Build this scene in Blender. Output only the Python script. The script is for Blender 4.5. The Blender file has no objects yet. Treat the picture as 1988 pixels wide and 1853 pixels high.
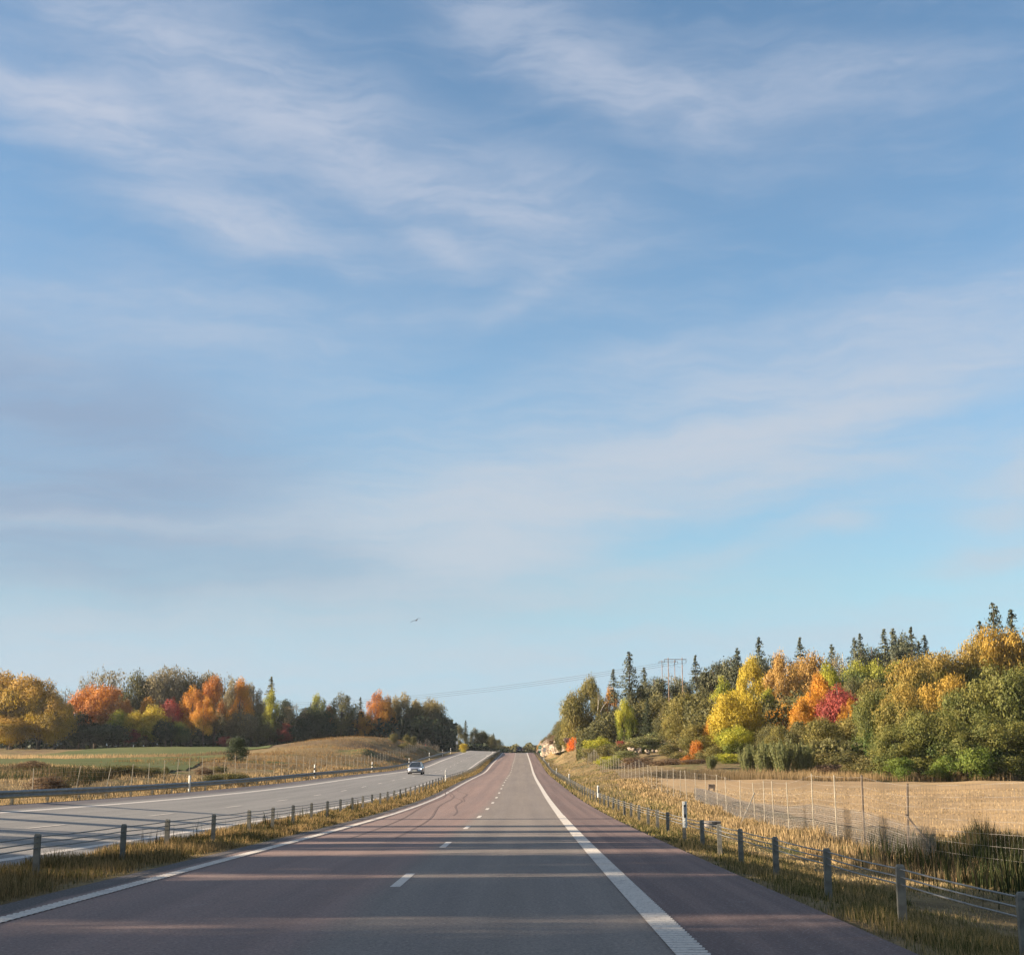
import bpy, math, random
import numpy as np
from mathutils import Vector

random.seed(7)
rng = np.random.default_rng(7)
SC = bpy.context.scene
COL = SC.collection

# ------------------------------------------------------------------ camera
F, CX, CY, TH = 2643.0, 994.0, 926.5, math.radians(11.83)     # lens in px of a 1988 px wide frame, pitch
EYE = 1.543
cam_d = bpy.data.cameras.new('camera')
cam_d.sensor_fit = 'HORIZONTAL'; cam_d.sensor_width = 36.0
cam_d.lens = 36.0 * F / 1988.0
cam_d.clip_start = 0.3; cam_d.clip_end = 9000
cam = bpy.data.objects.new('camera', cam_d); COL.objects.link(cam)
cam.location = (0, 0, EYE); cam.rotation_euler = (math.pi / 2 + TH, 0, 0)
SC.camera = cam

# ------------------------------------------------------------------ light
SUN_EL, SUN_AZ = 16.5, -95.0          # degrees above the horizon, clockwise from straight ahead
SC.view_settings.view_transform = 'Standard'; SC.view_settings.look = 'None'
SC.view_settings.gamma = 1.0; SC.view_settings.use_curve_mapping = False
SC.view_settings.exposure = 1.85
sun_d = bpy.data.lights.new('sun', 'SUN'); sun_d.energy = 5.0
sun_d.angle = math.radians(0.6); sun_d.color = (1.0, 0.84, 0.64)
sun = bpy.data.objects.new('sun', sun_d); COL.objects.link(sun)
_a, _e = math.radians(SUN_AZ), math.radians(SUN_EL)
sdir = Vector((math.sin(_a) * math.cos(_e), math.cos(_a) * math.cos(_e), math.sin(_e)))
sun.rotation_euler = sdir.to_track_quat('Z', 'Y').to_euler()
sun.location = (-60, 0, 40)


class NT:
    """small helper to build node graphs"""
    def __init__(s, tree): s.t = tree; s.n = tree.nodes; s.l = tree.links
    def new(s, typ, **kw):
        nd = s.n.new(typ)
        for k, v in kw.items(): setattr(nd, k, v)
        return nd
    def put(s, sock, v):
        if v is None: return
        if isinstance(v, bpy.types.NodeSocket): s.l.new(v, sock)
        elif isinstance(v, (tuple, list)) and len(v) == 3 and sock.type == 'RGBA': sock.default_value = (*v, 1)
        else: sock.default_value = v
    def math(s, op, a, b=None, c=None, clamp=False):
        nd = s.new('ShaderNodeMath', operation=op, use_clamp=clamp)
        for i, v in enumerate((a, b, c)): s.put(nd.inputs[i], v)
        return nd.outputs[0]
    def mix(s, f, a, b, typ='MIX'):
        nd = s.new('ShaderNodeMixRGB', blend_type=typ)
        s.put(nd.inputs[0], f); s.put(nd.inputs[1], a); s.put(nd.inputs[2], b)
        return nd.outputs[0]
    def noise(s, vec, scale, detail=4, rough=0.55, dist=0.0, out=0):
        nd = s.new('ShaderNodeTexNoise')
        s.put(nd.inputs['Vector'], vec); nd.inputs['Scale'].default_value = scale
        nd.inputs['Detail'].default_value = detail; nd.inputs['Roughness'].default_value = rough
        nd.inputs['Distortion'].default_value = dist
        return nd.outputs[out]
    def mapping(s, vec, loc=(0, 0, 0), rot=(0, 0, 0), scale=(1, 1, 1), vt='POINT'):
        nd = s.new('ShaderNodeMapping', vector_type=vt)
        s.put(nd.inputs['Vector'], vec)
        nd.inputs['Location'].default_value = loc; nd.inputs['Rotation'].default_value = rot
        nd.inputs['Scale'].default_value = scale
        return nd.outputs[0]
    def ramp(s, f, lo, hi, a=0.0, b=1.0):
        nd = s.new('ShaderNodeMapRange', interpolation_type='SMOOTHSTEP')
        s.put(nd.inputs[0], f)
        for i, v in enumerate((lo, hi, a, b)): s.put(nd.inputs[i + 1], v)
        return nd.outputs[0]


# ------------------------------------------------------------------ sky: daylight sky with thin cirrus
world = bpy.data.worlds.new('World'); SC.world = world; world.use_nodes = True
W = NT(world.node_tree); W.n.clear()
sky = W.new('ShaderNodeTexSky', sky_type='NISHITA', sun_disc=False)
sky.sun_elevation = _e; sky.sun_rotation = _a
sky.air_density = 1.0; sky.dust_density = 0.6; sky.ozone_density = 2.0; sky.altitude = 0
geo = W.new('ShaderNodeNewGeometry')
sep = W.new('ShaderNodeSeparateXYZ')
tc = W.new('ShaderNodeTexCoord'); W.l.new(tc.outputs['Generated'], sep.inputs[0])
az = W.math('MULTIPLY', W.math('ARCTAN2', sep.outputs[0], sep.outputs[1]), 57.2958)
el = W.math('MULTIPLY', W.math('ARCSINE', sep.outputs[2]), 57.2958)
cmb = W.new('ShaderNodeCombineXYZ'); W.l.new(az, cmb.inputs[0]); W.l.new(el, cmb.inputs[1])
AE = cmb.outputs[0]


def sky_ae(px, py):
    """photo pixel (1988 wide) to azimuth / elevation in degrees"""
    x, y = (px - CX) / F, (CY - py) / F
    d = Vector((x, math.cos(TH) - y * math.sin(TH), math.sin(TH) + y * math.cos(TH))).normalized()
    return math.degrees(math.atan2(d.x, d.y)), math.degrees(math.asin(d.z))


PXD = 2700 / 57.3                       # pixels per degree
# cirrus banks: centre px, centre py, half length px, half width px, tilt (deg, + rises to the right), weight
BANKS = [
    (170, 225, 260, 60, -12, 1.25), (450, 430, 190, 42, -6, 1.0), (860, 490, 80, 26, -22, 0.40),
    (700, 290, 420, 110, -24, 0.75), (1130, 130, 400, 75, -24, 0.62), (1090, 400, 190, 80, -8, 0.42),
    (1020, 575, 110, 28, 38, 0.24), (320, 110, 330, 70, -20, 0.6), (690, 525, 70, 22, -12, 0.30),
    (1630, 120, 260, 38, -8, 0.36), (1500, 190, 330, 60, -6, 0.34),
    (1050, 950, 430, 62, 6, 1.7), (1500, 830, 620, 50, 11, 1.6), (1750, 640, 420, 70, 11, 0.8),
    (950, 1075, 230, 60, 12, 1.6), (1350, 960, 600, 40, 8, 1.0), (1260, 690, 300, 40, 12, 0.32), (1250, 780, 420, 60, 8, 0.45), (1500, 1040, 420, 26, 14, 0.45), (1100, 1140, 420, 40, 4, 0.5),
    (300, 600, 620, 90, 0, 0.35), (700, 800, 420, 120, -16, 0.18),
    (1985, 940, 120, 55, 25, 1.0), (1960, 1065, 130, 26, 14, 0.9), (1640, 1025, 60, 20, 0, 0.6),
    (1850, 1190, 260, 40, 12, 0.45), (1000, 1290, 700, 90, 2, 0.9), (560, 1180, 330, 40, -2, 0.42), (150, 1260, 400, 90, -4, 0.9),
    (250, 1010, 380, 18, 2, 0.35),
]
GREY = [(120, 900, 420, 190, -10, 2.2), (420, 1075, 480, 90, -6, 1.6), (60, 760, 260, 90, -20, 1.0), (-250, 950, 480, 260, 0, 1.6)]
warp = W.noise(AE, 0.22, 3, 0.5, 0, 1)
wv = W.new('ShaderNodeVectorMath', operation='MULTIPLY_ADD')
W.l.new(warp, wv.inputs[0]); wv.inputs[1].default_value = (2.4, 1.7, 0); W.l.new(AE, wv.inputs[2])
AEW = W.mapping(wv.outputs[0], loc=(-1.2, -0.85, 0))


def bank_sum(lst):
    tot = None
    for (px, py, L, Wd, tilt, wgt) in lst:
        a, e = sky_ae(px, py)
        m = W.mapping(AEW, loc=(a, e, 0), rot=(0, 0, math.radians(tilt)), scale=(L / PXD, Wd / PXD, 1), vt='TEXTURE')
        ln = W.new('ShaderNodeVectorMath', operation='DOT_PRODUCT'); W.l.new(m, ln.inputs[0]); W.l.new(m, ln.inputs[1])
        g = W.math('EXPONENT', W.math('MULTIPLY', ln.outputs['Value'], -1.0))
        t = W.math('MULTIPLY', g, wgt)
        tot = t if tot is None else W.math('ADD', tot, t)
    return tot


white = bank_sum(BANKS)
grey = bank_sum(GREY)
# fibrous texture: strands tilt down to the right high in the sky, up to the right low in it
up = W.ramp(el, 14.0, 21.0)
s1 = W.noise(W.mapping(AEW, rot=(0, 0, math.radians(-24)), scale=(0.09, 0.46, 1), vt='POINT'), 1.6, 8, 0.62, 0.35)
s2 = W.noise(W.mapping(AEW, rot=(0, 0, math.radians(-9)), scale=(0.05, 0.42, 1), vt='POINT'), 1.6, 8, 0.6, 0.2)
s1b = W.noise(W.mapping(AEW, rot=(0, 0, math.radians(22)), scale=(0.10, 0.5, 1), vt='POINT'), 1.5, 8, 0.62, 0.35)
fib = W.mix(up, s2, s1b)
fibv = W.ramp(fib, 0.34, 0.66)
fine = W.noise(W.mapping(AEW, rot=(0, 0, math.radians(24)), scale=(0.5, 1.4, 1)), 1.4, 6, 0.6, 0.4)
base_c = W.math('MULTIPLY', W.ramp(s1, 0.42, 0.75), 0.12)
cov = W.math('MULTIPLY', white, W.math('MULTIPLY_ADD', fibv, 0.75, 0.42))
cov = W.math('MULTIPLY', cov, W.math('MULTIPLY_ADD', W.ramp(fine, 0.25, 0.75), 0.30, 0.80))
# thin cirrus goes on over the rest of the sky at about the cover seen in the picture
side = W.ramp(W.math('ABSOLUTE', az), 20.0, 34.0); high = W.ramp(el, 33.0, 44.0)
rest = W.math('MAXIMUM', side, high)
cov = W.math('ADD', cov, W.math('MULTIPLY', rest, W.math('MULTIPLY_ADD', fibv, .45, .05)))
cov = W.math('ADD', cov, base_c)
cov = W.math('SUBTRACT', 1.0, W.math('EXPONENT', W.math('MULTIPLY', cov, -1.4)))
gcov = W.math('MULTIPLY', W.math('SUBTRACT', 1.0, W.math('EXPONENT', W.math('MULTIPLY', grey, -1.0))), W.math('MULTIPLY_ADD', fibv, 0.25, 0.75))
skyc = W.mix(1.0, sky.outputs[0], W.mix(W.ramp(el, 0.0, 7.5), (0.50, 0.76, 1.34), W.mix(W.ramp(el, 6.0, 17.0), (0.82, 0.95, 0.98), (0.94, 1.06, 1.08))), 'MULTIPLY')
sep2 = W.new('ShaderNodeSeparateColor'); W.l.new(skyc, sep2.inputs[0])
# cloud light: ice cloud lit by the low sun, a little pinkish, brighter low down where the sky is brighter
CLOUD_HI, CLOUD_LO = (2.9, 3.2, 3.85), (2.9, 3.36, 3.75)
cl = W.mix(W.ramp(el, 2.0, 26.0), CLOUD_LO, CLOUD_HI)
# cirrus scatters forward around the sun: warm glow added off view to fill shade
sd = W.new('ShaderNodeVectorMath', operation='DOT_PRODUCT'); W.l.new(tc.outputs['Generated'], sd.inputs[0]); sd.inputs[1].default_value = tuple(sdir)
glow = W.math('POWER', W.math('MAXIMUM', sd.outputs['Value'], 0.0), 6.0)
cl = W.mix(1.0, cl, W.mix(glow, (1, 1, 1), (1.75, 1.1, .62)), 'MULTIPLY')
c1 = W.mix(W.math('MULTIPLY', gcov, 0.78), skyc, (1.60, 1.95, 2.68))
c2 = W.mix(cov, c1, cl)
bg = W.new('ShaderNodeBackground'); W.l.new(c2, bg.inputs[0]); bg.inputs[1].default_value = 0.052
wo = W.new('ShaderNodeOutputWorld'); W.l.new(bg.outputs[0], wo.inputs[0])


# ------------------------------------------------------------------ photo pixel -> world
def ray(px, py):
    x, y = (px - CX) / F, (CY - py) / F
    return np.array((x, math.cos(TH) - y * math.sin(TH), math.sin(TH) + y * math.cos(TH)))


def unproj(px, py, Y):
    """point at forward distance Y seen at px,py (z measured from the road surface under the camera)"""
    r = ray(px, py); r = r * (Y / r[1])
    return r[0], Y, r[2] + EYE


# ------------------------------------------------------------------ road alignment measured from the photo
_rows = [(1600 / 1.0, 0, 0, 0)]
ROADW = 7.4
_m = [(1459.8, 1022.6, 45.6), (1467.3, 1025.5, 54.8), (1483.0, 1030.7, 75.6), (1498.7, 1034.9, 92.0),
      (1514.4, 1041.7, 131.8), (1530.1, 1051.9, 170.3), (1545.8, 1060.5, 202.5), (1703.0, 1200.0, 916.0)]
_Y, _R, _Z = [], [], []
for py, px, wpx in _m:
    r = ray(px, py) * (ROADW * F / wpx)
    _Y.append(r[1]); _R.append(r[0]); _Z.append(r[2] + EYE)
_Y, _R, _Z = _Y[::-1], _R[::-1], _Z[::-1]
# near part: plane through Y=21.8 with the near vanishing line
_s = -0.0119
tabY = [-400, -60, 0, 35, 60]
tabZ = [-400 * _s * 0.3, -60 * _s, 0, 35 * _s, 60 * _s]
tabR = [0.0, 1.30, 1.54, 1.77, 2.11]
for y, r_, z in zip(_Y[1:], _R[1:], _Z[1:]):
    tabY.append(y); tabZ.append(z); tabR.append(r_)
zc = tabZ[-1]; yc = tabY[-1]; rc = tabR[-1]
tabY += [yc + 30, yc + 70, yc + 140, yc + 300, 1500, 9000]
tabZ += [zc + .08, zc - .8, zc - 4, zc - 14, zc - 30, zc - 30]
tabR += [rc + .1, rc + .1, rc - .5, rc - 4, rc - 80, rc - 80]
_yy = np.arange(-420, 1600, 1.0)


def _smooth(tab, k):
    v = np.interp(_yy, tabY, tab)
    g = np.exp(-0.5 * (np.arange(-3 * k, 3 * k + 1) / k) ** 2); g /= g.sum()
    vp = np.pad(v, 3 * k, mode='edge')
    return np.convolve(vp, g, 'valid')


_zz, _rr = _smooth(tabZ, 13), _smooth(tabR, 16)
def RZ(Y): return np.interp(Y, _yy, _zz)
def RX(Y): return np.interp(Y, _yy, _rr)
def UI(Y): return np.interp(Y, [0, 26, 100, 185, 400, 9000], [-11.5, -11.4, -10.9, -10.5, -9.3, -9.3])     # inner line of the other carriageway
def UO(Y): return np.interp(Y, [0, 45, 94, 185, 400, 9000], [-18.5, -18.4, -17.95, -17.2, -16.3, -16.3])
def ZI(Y): return RZ(Y) + np.interp(Y, [0, 100, 185, 300, 380, 460, 9000], [.05, .08, .15, .5, .8, .2, 0])
def ZO(Y): return RZ(Y) + np.interp(Y, [0, 45, 94, 185, 300, 380, 460, 9000], [.45, .5, .62, .52, .8, 1.0, .4, .2])
def UB(Y): return np.interp(Y, [0, 120, 400, 9000], [-9.4, -9.3, -8.5, -8.5])                               # median cable barrier
def LeftZ(u, Y):
    t = (u - UI(Y)) / (UO(Y) - UI(Y))
    return ZI(Y) + (ZO(Y) - ZI(Y)) * t


# ------------------------------------------------------------------ terrain
cps = []
def cp(px, py, Y): cps.append(unproj(px, py, Y))
def cw(X, Y, dz): cps.append((X, Y, dz + EYE))
# right: along the game fence, then the stubble field, its edge and the hill behind
for Y, dz in ((10, -2.6), (25, -2.8), (40, -2.95), (60, -2.85), (95, -2.6), (130, -2.15), (180, -1.45), (262, -.35), (300, .5), (350, 2.2)):
    X = np.interp(Y, [0, 40, 100, 300], [10.6, 11.5, 12.6, 13.2]); cw(X, Y, dz)
for p in [(1988, 1655, 44), (1985, 1513.5, 150), (1700, 1514, 150), (1500, 1512, 150), (1300, 1509, 140), (1988, 1488, 170), (1700, 1489, 170),
          (1500, 1489, 170), (1988, 1440, 215), (1900, 1385, 255), (1700, 1400, 255), (1500, 1420, 255), (1350, 1440, 250), (1250, 1425, 260),
          (1200, 1462, 220), (1300, 1484, 180), (1240, 1488, 175), (1130, 1446, 290), (1170, 1450, 255), (1080, 1428, 350), (1066, 1447, 430)]: cp(*p)
cw(40, 70, -2.75); cw(60, 100, -2.4); cw(22, 60, -3.0); cw(30, 12, -2.9); cw(25, -30, -2.5); cw(90, 20, -2.6)
cw(45, 30, -2.85); cw(35, 110, -2.35)
cw(300, 300, 14); cw(300, 100, 0); cw(160, 350, 22); cw(90, 350, 19); cw(60, 400, 19); cw(40, 480, 15); cw(60, 600, 4); cw(30, 560, 0); cw(15, 600, -8); cw(12, 520, -2); cw(30, 700, -10)
# left: verge, fence line, green field, wood edge, mound
for Y, dz in ((20, -1.9), (50, -2.0), (69, -1.95), (90, -1.85), (112, -1.35), (128, -1.1), (150, -1.0), (185, -.7), (220, -.25), (250, .4), (300, 1.7), (373, 2.9)):
    cw(RX(Y) + np.interp(Y, [0, 250, 373], [-26, -25.6, -24]), Y, dz)
for p in [(0, 1490, 100), (200, 1492, 100), (400, 1500, 118), (0, 1463, 330), (200, 1465, 310), (427, 1477, 250), (250, 1451, 375), (0, 1478, 190), (200, 1479, 180),
          (430, 1449, 375), (430, 1463, 290), (560, 1459, 330), (620, 1456, 350), (60, 1455, 400), (480, 1480, 165), (540, 1476, 185), (500, 1452, 340),
          (560, 1466, 220), (600, 1460, 236), (640, 1449, 256), (690, 1436, 280), (727, 1430, 296), (765, 1430, 312), (800, 1437, 330), (830, 1449, 345), (850, 1458, 360),
          (560, 1452, 400), (640, 1450, 420), (720, 1450, 430), (800, 1455, 430), (880, 1458, 450), (930, 1460, 520),
          (700, 1455, 262), (765, 1452, 288)]: cp(*p)
cw(-60, 20, -1.3); cw(-60, -30, -1.2); cw(-150, 60, -.3); cw(-300, 350, 4); cw(-200, 500, 7); cw(-60, 520, 4); cw(-150, 700, 2)
for Y in range(-60, 520, 24):
    cw(float(RX(Y) + UO(Y) - 6), Y, float(ZO(Y)) - .35 - EYE)
    cw(float(RX(Y) + 5.2), Y, float(RZ(Y)) - .62 - EYE)
for X in (-1500, -700, 0, 700, 1500):
    for Y in (-700, 1100, 2600): cw(X, Y, -9 if Y > 0 else -2)
cw(-700, 300, 4); cw(700, 300, 10); cw(-1500, 300, 0); cw(1500, 300, 0)
CPS = np.array(cps, float)
_P = CPS[:, :2]
_D = np.sqrt(((_P[:, None] - _P[None]) ** 2).sum(-1) + 9.0)
_n = len(_P)
_A = np.zeros((_n + 1, _n + 1)); _A[:_n, :_n] = _D + 0 * np.eye(_n); _A[:_n, _n] = 1; _A[_n, :_n] = 1
_A[:_n, :_n] -= np.eye(_n) * 2.0
_w = np.linalg.solve(_A, np.concatenate([CPS[:, 2], [0]]))


def natural(X, Y):
    X = np.atleast_1d(np.asarray(X, float)); Y = np.atleast_1d(np.asarray(Y, float))
    sh = X.shape; X = X.ravel(); Y = Y.ravel(); out = np.empty(X.shape)
    bump = 1.3 * np.exp(-((X + 26.6) / 2.2) ** 2 - ((Y - 252) / 8) ** 2)
    for i in range(0, len(X), 20000):
        d = np.sqrt((X[i:i + 20000, None] - _P[None, :, 0]) ** 2 + (Y[i:i + 20000, None] - _P[None, :, 1]) ** 2 + 9.0)
        out[i:i + 20000] = d @ _w[:_n] + _w[_n]
    return (out + bump).reshape(sh)


def vnoise(X, Y, s, seed=0):
    """cheap smooth value noise"""
    x, y = X / s + seed * 17.3, Y / s + seed * 9.1
    return (np.sin(x * 1.7 + 1.3 * np.sin(y * 1.1 + seed)) * np.cos(y * 1.9 + 1.1 * np.sin(x * .9)) +
            .5 * np.sin(x * 4.1 + y * 2.3 + seed) * np.sin(y * 3.7 - x * 1.3)) / 1.5


def sstep(a, b, x):
    t = np.clip((x - a) / (b - a), 0, 1); return t * t * (3 - 2 * t)


def ground(X, Y):
    X = np.asarray(X, float); Y = np.asarray(Y, float)
    X, Y = np.broadcast_arrays(np.atleast_1d(X), np.atleast_1d(Y))
    u = X - RX(Y)
    ui, uo, zi, zo, zr, ub = UI(Y), UO(Y), ZI(Y), ZO(Y), RZ(Y), UB(Y)
    nodes = [uo - 6.0, uo - 3.6, uo - 1.95, ui + .75, ub, -8.12, 2.05, 2.6, 3.1, 5.0]
    vals = [zo - .45, zo - .2, LeftZ(uo - 1.95, Y), LeftZ(ui + .75, Y), (zi + zr) / 2 - .06, zr - .0, zr, zr - .09, zr - .2, zr - .62]
    cor = np.array(vals[0], float) + 0 * X
    for k in range(len(nodes) - 1):
        a, b = nodes[k] + 0 * X, nodes[k + 1] + 0 * X
        t = np.clip((u - a) / (b - a), 0, 1)
        cor = np.where(u > a, vals[k] + (vals[k + 1] - vals[k]) * t, cor)
    # sink the sheet below the carriageways
    inl = (u > uo - 1.9) & (u < ui + .7); inr = (u > -8.08) & (u < 2.0)
    cor = cor - .06 * (inl | inr)
    wgt = sstep(3.6, 7.0, u) + sstep(-(uo - 3.4), -(uo - 7.5), -u)
    wgt = wgt * (Y < 900) + (Y >= 900) * 0 + 0
    nat = natural(X, Y)
    rough = (.10 * vnoise(X, Y, 3.1, 1) + .16 * vnoise(X, Y, 9.0, 2)) * np.clip(wgt, 0, 1)
    z = cor * (1 - wgt) + nat * wgt + rough
    return z


def gz(X, Y): return float(ground(X, Y)[0])


# ------------------------------------------------------------------ mesh and object helpers
def tagit(o, label=None, cat=None, group=None, kind=None):
    if label: o['label'] = label
    if cat: o['category'] = cat
    if group: o['group'] = group
    if kind: o['kind'] = kind
    return o


def link(name, me, parent=None, loc=None):
    o = bpy.data.objects.new(name, me); COL.objects.link(o)
    if parent is not None: o.parent = parent
    if loc is not None: o.location = loc
    return o


def empty(name, loc=(0, 0, 0), rz=0.0):
    o = bpy.data.objects.new(name, None); COL.objects.link(o)
    o.location = loc; o.rotation_euler = (0, 0, rz); o.empty_display_size = .2
    return o


def mesh_np(name, V, Fc, mats, attrs=None, midx=None, smooth=False, uv=None):
    """V (n,3); Fc list of arrays (m,k) of equal-sided faces"""
    me = bpy.data.meshes.new(name)
    V = np.asarray(V, np.float32)
    if isinstance(Fc, np.ndarray): Fc = [Fc]
    tot = np.concatenate([np.full(len(f), f.shape[1]) for f in Fc]).astype(np.int32)
    lp = np.concatenate([f.ravel() for f in Fc]).astype(np.int32)
    me.vertices.add(len(V)); me.vertices.foreach_set('co', V.ravel())
    me.loops.add(len(lp)); me.loops.foreach_set('vertex_index', lp)
    me.polygons.add(len(tot))
    me.polygons.foreach_set('loop_start', np.concatenate([[0], np.cumsum(tot)[:-1]]).astype(np.int32))
    me.polygons.foreach_set('loop_total', tot)
    if midx is not None: me.polygons.foreach_set('material_index', np.asarray(midx, np.int32))
    me.polygons.foreach_set('use_smooth', np.full(len(tot), smooth))
    for m in (mats if isinstance(mats, (list, tuple)) else [mats]): me.materials.append(m)
    if uv is not None:
        l = me.uv_layers.new(name='metres'); l.data.foreach_set('uv', np.asarray(uv, np.float32)[lp].ravel())
    me.update(calc_edges=True)
    if attrs:
        for k, (dom, arr) in attrs.items():
            a = me.attributes.new(k, 'FLOAT', dom); a.data.foreach_set('value', np.asarray(arr, np.float32))
    me.validate()
    return me


def grid_faces(nu, nv):
    i = np.arange(nu - 1)[:, None] * nv + np.arange(nv - 1)[None]
    i = i.ravel()
    return np.stack([i, i + nv, i + nv + 1, i + 1], 1)


class MB:
    """collects simple solids into one mesh"""
    def __init__(s): s.v = []; s.f = []; s.m = []
    def add(s, vs, fs, m=0):
        b = len(s.v); s.v += [tuple(v) for v in vs]
        s.f += [tuple(b + i for i in f) for f in fs]; s.m += [m] * len(fs)
    def box(s, c, d, m=0, rz=0.0, taper=1.0):
        cx, cy, cz = c; x, y, z = d[0] / 2, d[1] / 2, d[2] / 2
        vs = []
        for k, (sx, sy, sz) in enumerate([(-1, -1, -1), (1, -1, -1), (1, 1, -1), (-1, 1, -1), (-1, -1, 1), (1, -1, 1), (1, 1, 1), (-1, 1, 1)]):
            t = taper if sz > 0 else 1
            px, py = sx * x * t, sy * y * t
            vs.append((cx + px * math.cos(rz) - py * math.sin(rz), cy + px * math.sin(rz) + py * math.cos(rz), cz + sz * z))
        s.add(vs, [(0, 3, 2, 1), (4, 5, 6, 7), (0, 1, 5, 4), (1, 2, 6, 5), (2, 3, 7, 6), (3, 0, 4, 7)], m)
    def tube(s, pts, rad, n=6, m=0, cap=True):
        pts = [Vector(p) for p in pts]
        if not hasattr(rad, '__len__'): rad = [rad] * len(pts)
        vs, fs = [], []
        for i, p in enumerate(pts):
            t = (pts[min(i + 1, len(pts) - 1)] - pts[max(i - 1, 0)]).normalized()
            a = t.orthogonal().normalized() if abs(t.z) > .9 else t.cross(Vector((0, 0, 1))).normalized()
            b = t.cross(a)
            for k in range(n):
                w = 2 * math.pi * k / n
                vs.append(p + (a * math.cos(w) + b * math.sin(w)) * rad[i])
        for i in range(len(pts) - 1):
            for k in range(n):
                fs.append((i * n + k, i * n + (k + 1) % n, (i + 1) * n + (k + 1) % n, (i + 1) * n + k))
        if cap:
            fs.append(tuple(range(n))[::-1]); fs.append(tuple((len(pts) - 1) * n + k for k in range(n)))
        s.add(vs, fs, m)
    def prism(s, poly, z0, z1, m=0):
        n = len(poly)
        s.add([(x, y, z0) for x, y in poly] + [(x, y, z1) for x, y in poly],
              [tuple(range(n))[::-1], tuple(range(n, 2 * n))] + [(i, (i + 1) % n, n + (i + 1) % n, n + i) for i in range(n)], m)
    def mesh(s, name, mats, smooth=False):
        me = bpy.data.meshes.new(name); me.from_pydata(s.v, [], s.f)
        for mt in (mats if isinstance(mats, (list, tuple)) else [mats]): me.materials.append(mt)
        me.polygons.foreach_set('material_index', s.m)
        me.polygons.foreach_set('use_smooth', [smooth] * len(s.f)); me.update()
        return me


# ------------------------------------------------------------------ materials
def new_mat(name):
    m = bpy.data.materials.new(name); m.use_nodes = True
    t = NT(m.node_tree); t.n.clear()
    out = t.new('ShaderNodeOutputMaterial')
    return m, t, out


def principled(t, out, col, rough=.7, metal=0.0, spec=.3, bump=None, bstr=.3, bdist=.02, normal=None):
    p = t.new('ShaderNodeBsdfPrincipled')
    t.put(p.inputs['Base Color'], col); t.put(p.inputs['Roughness'], rough); t.put(p.inputs['Metallic'], metal)
    p.inputs['Specular IOR Level'].default_value = spec
    if bump is not None:
        b = t.new('ShaderNodeBump'); b.inputs['Strength'].default_value = bstr; b.inputs['Distance'].default_value = bdist
        t.put(b.inputs['Height'], bump); t.l.new(b.outputs[0], p.inputs['Normal'])
    t.l.new(p.outputs[0], out.inputs[0]); return p


def simple(name, col, rough=.6, metal=0.0, spec=.3, var=.25, scale=8.0):
    m, t, out = new_mat(name)
    tcn = t.new('ShaderNodeTexCoord')
    n = t.noise(tcn.outputs['Object'], scale, 4)
    c = t.mix(t.ramp(n, .3, .7), tuple(c * (1 - var) for c in col), tuple(min(1, c * (1 + var)) for c in col))
    principled(t, out, c, rough, metal, spec)
    return m


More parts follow.
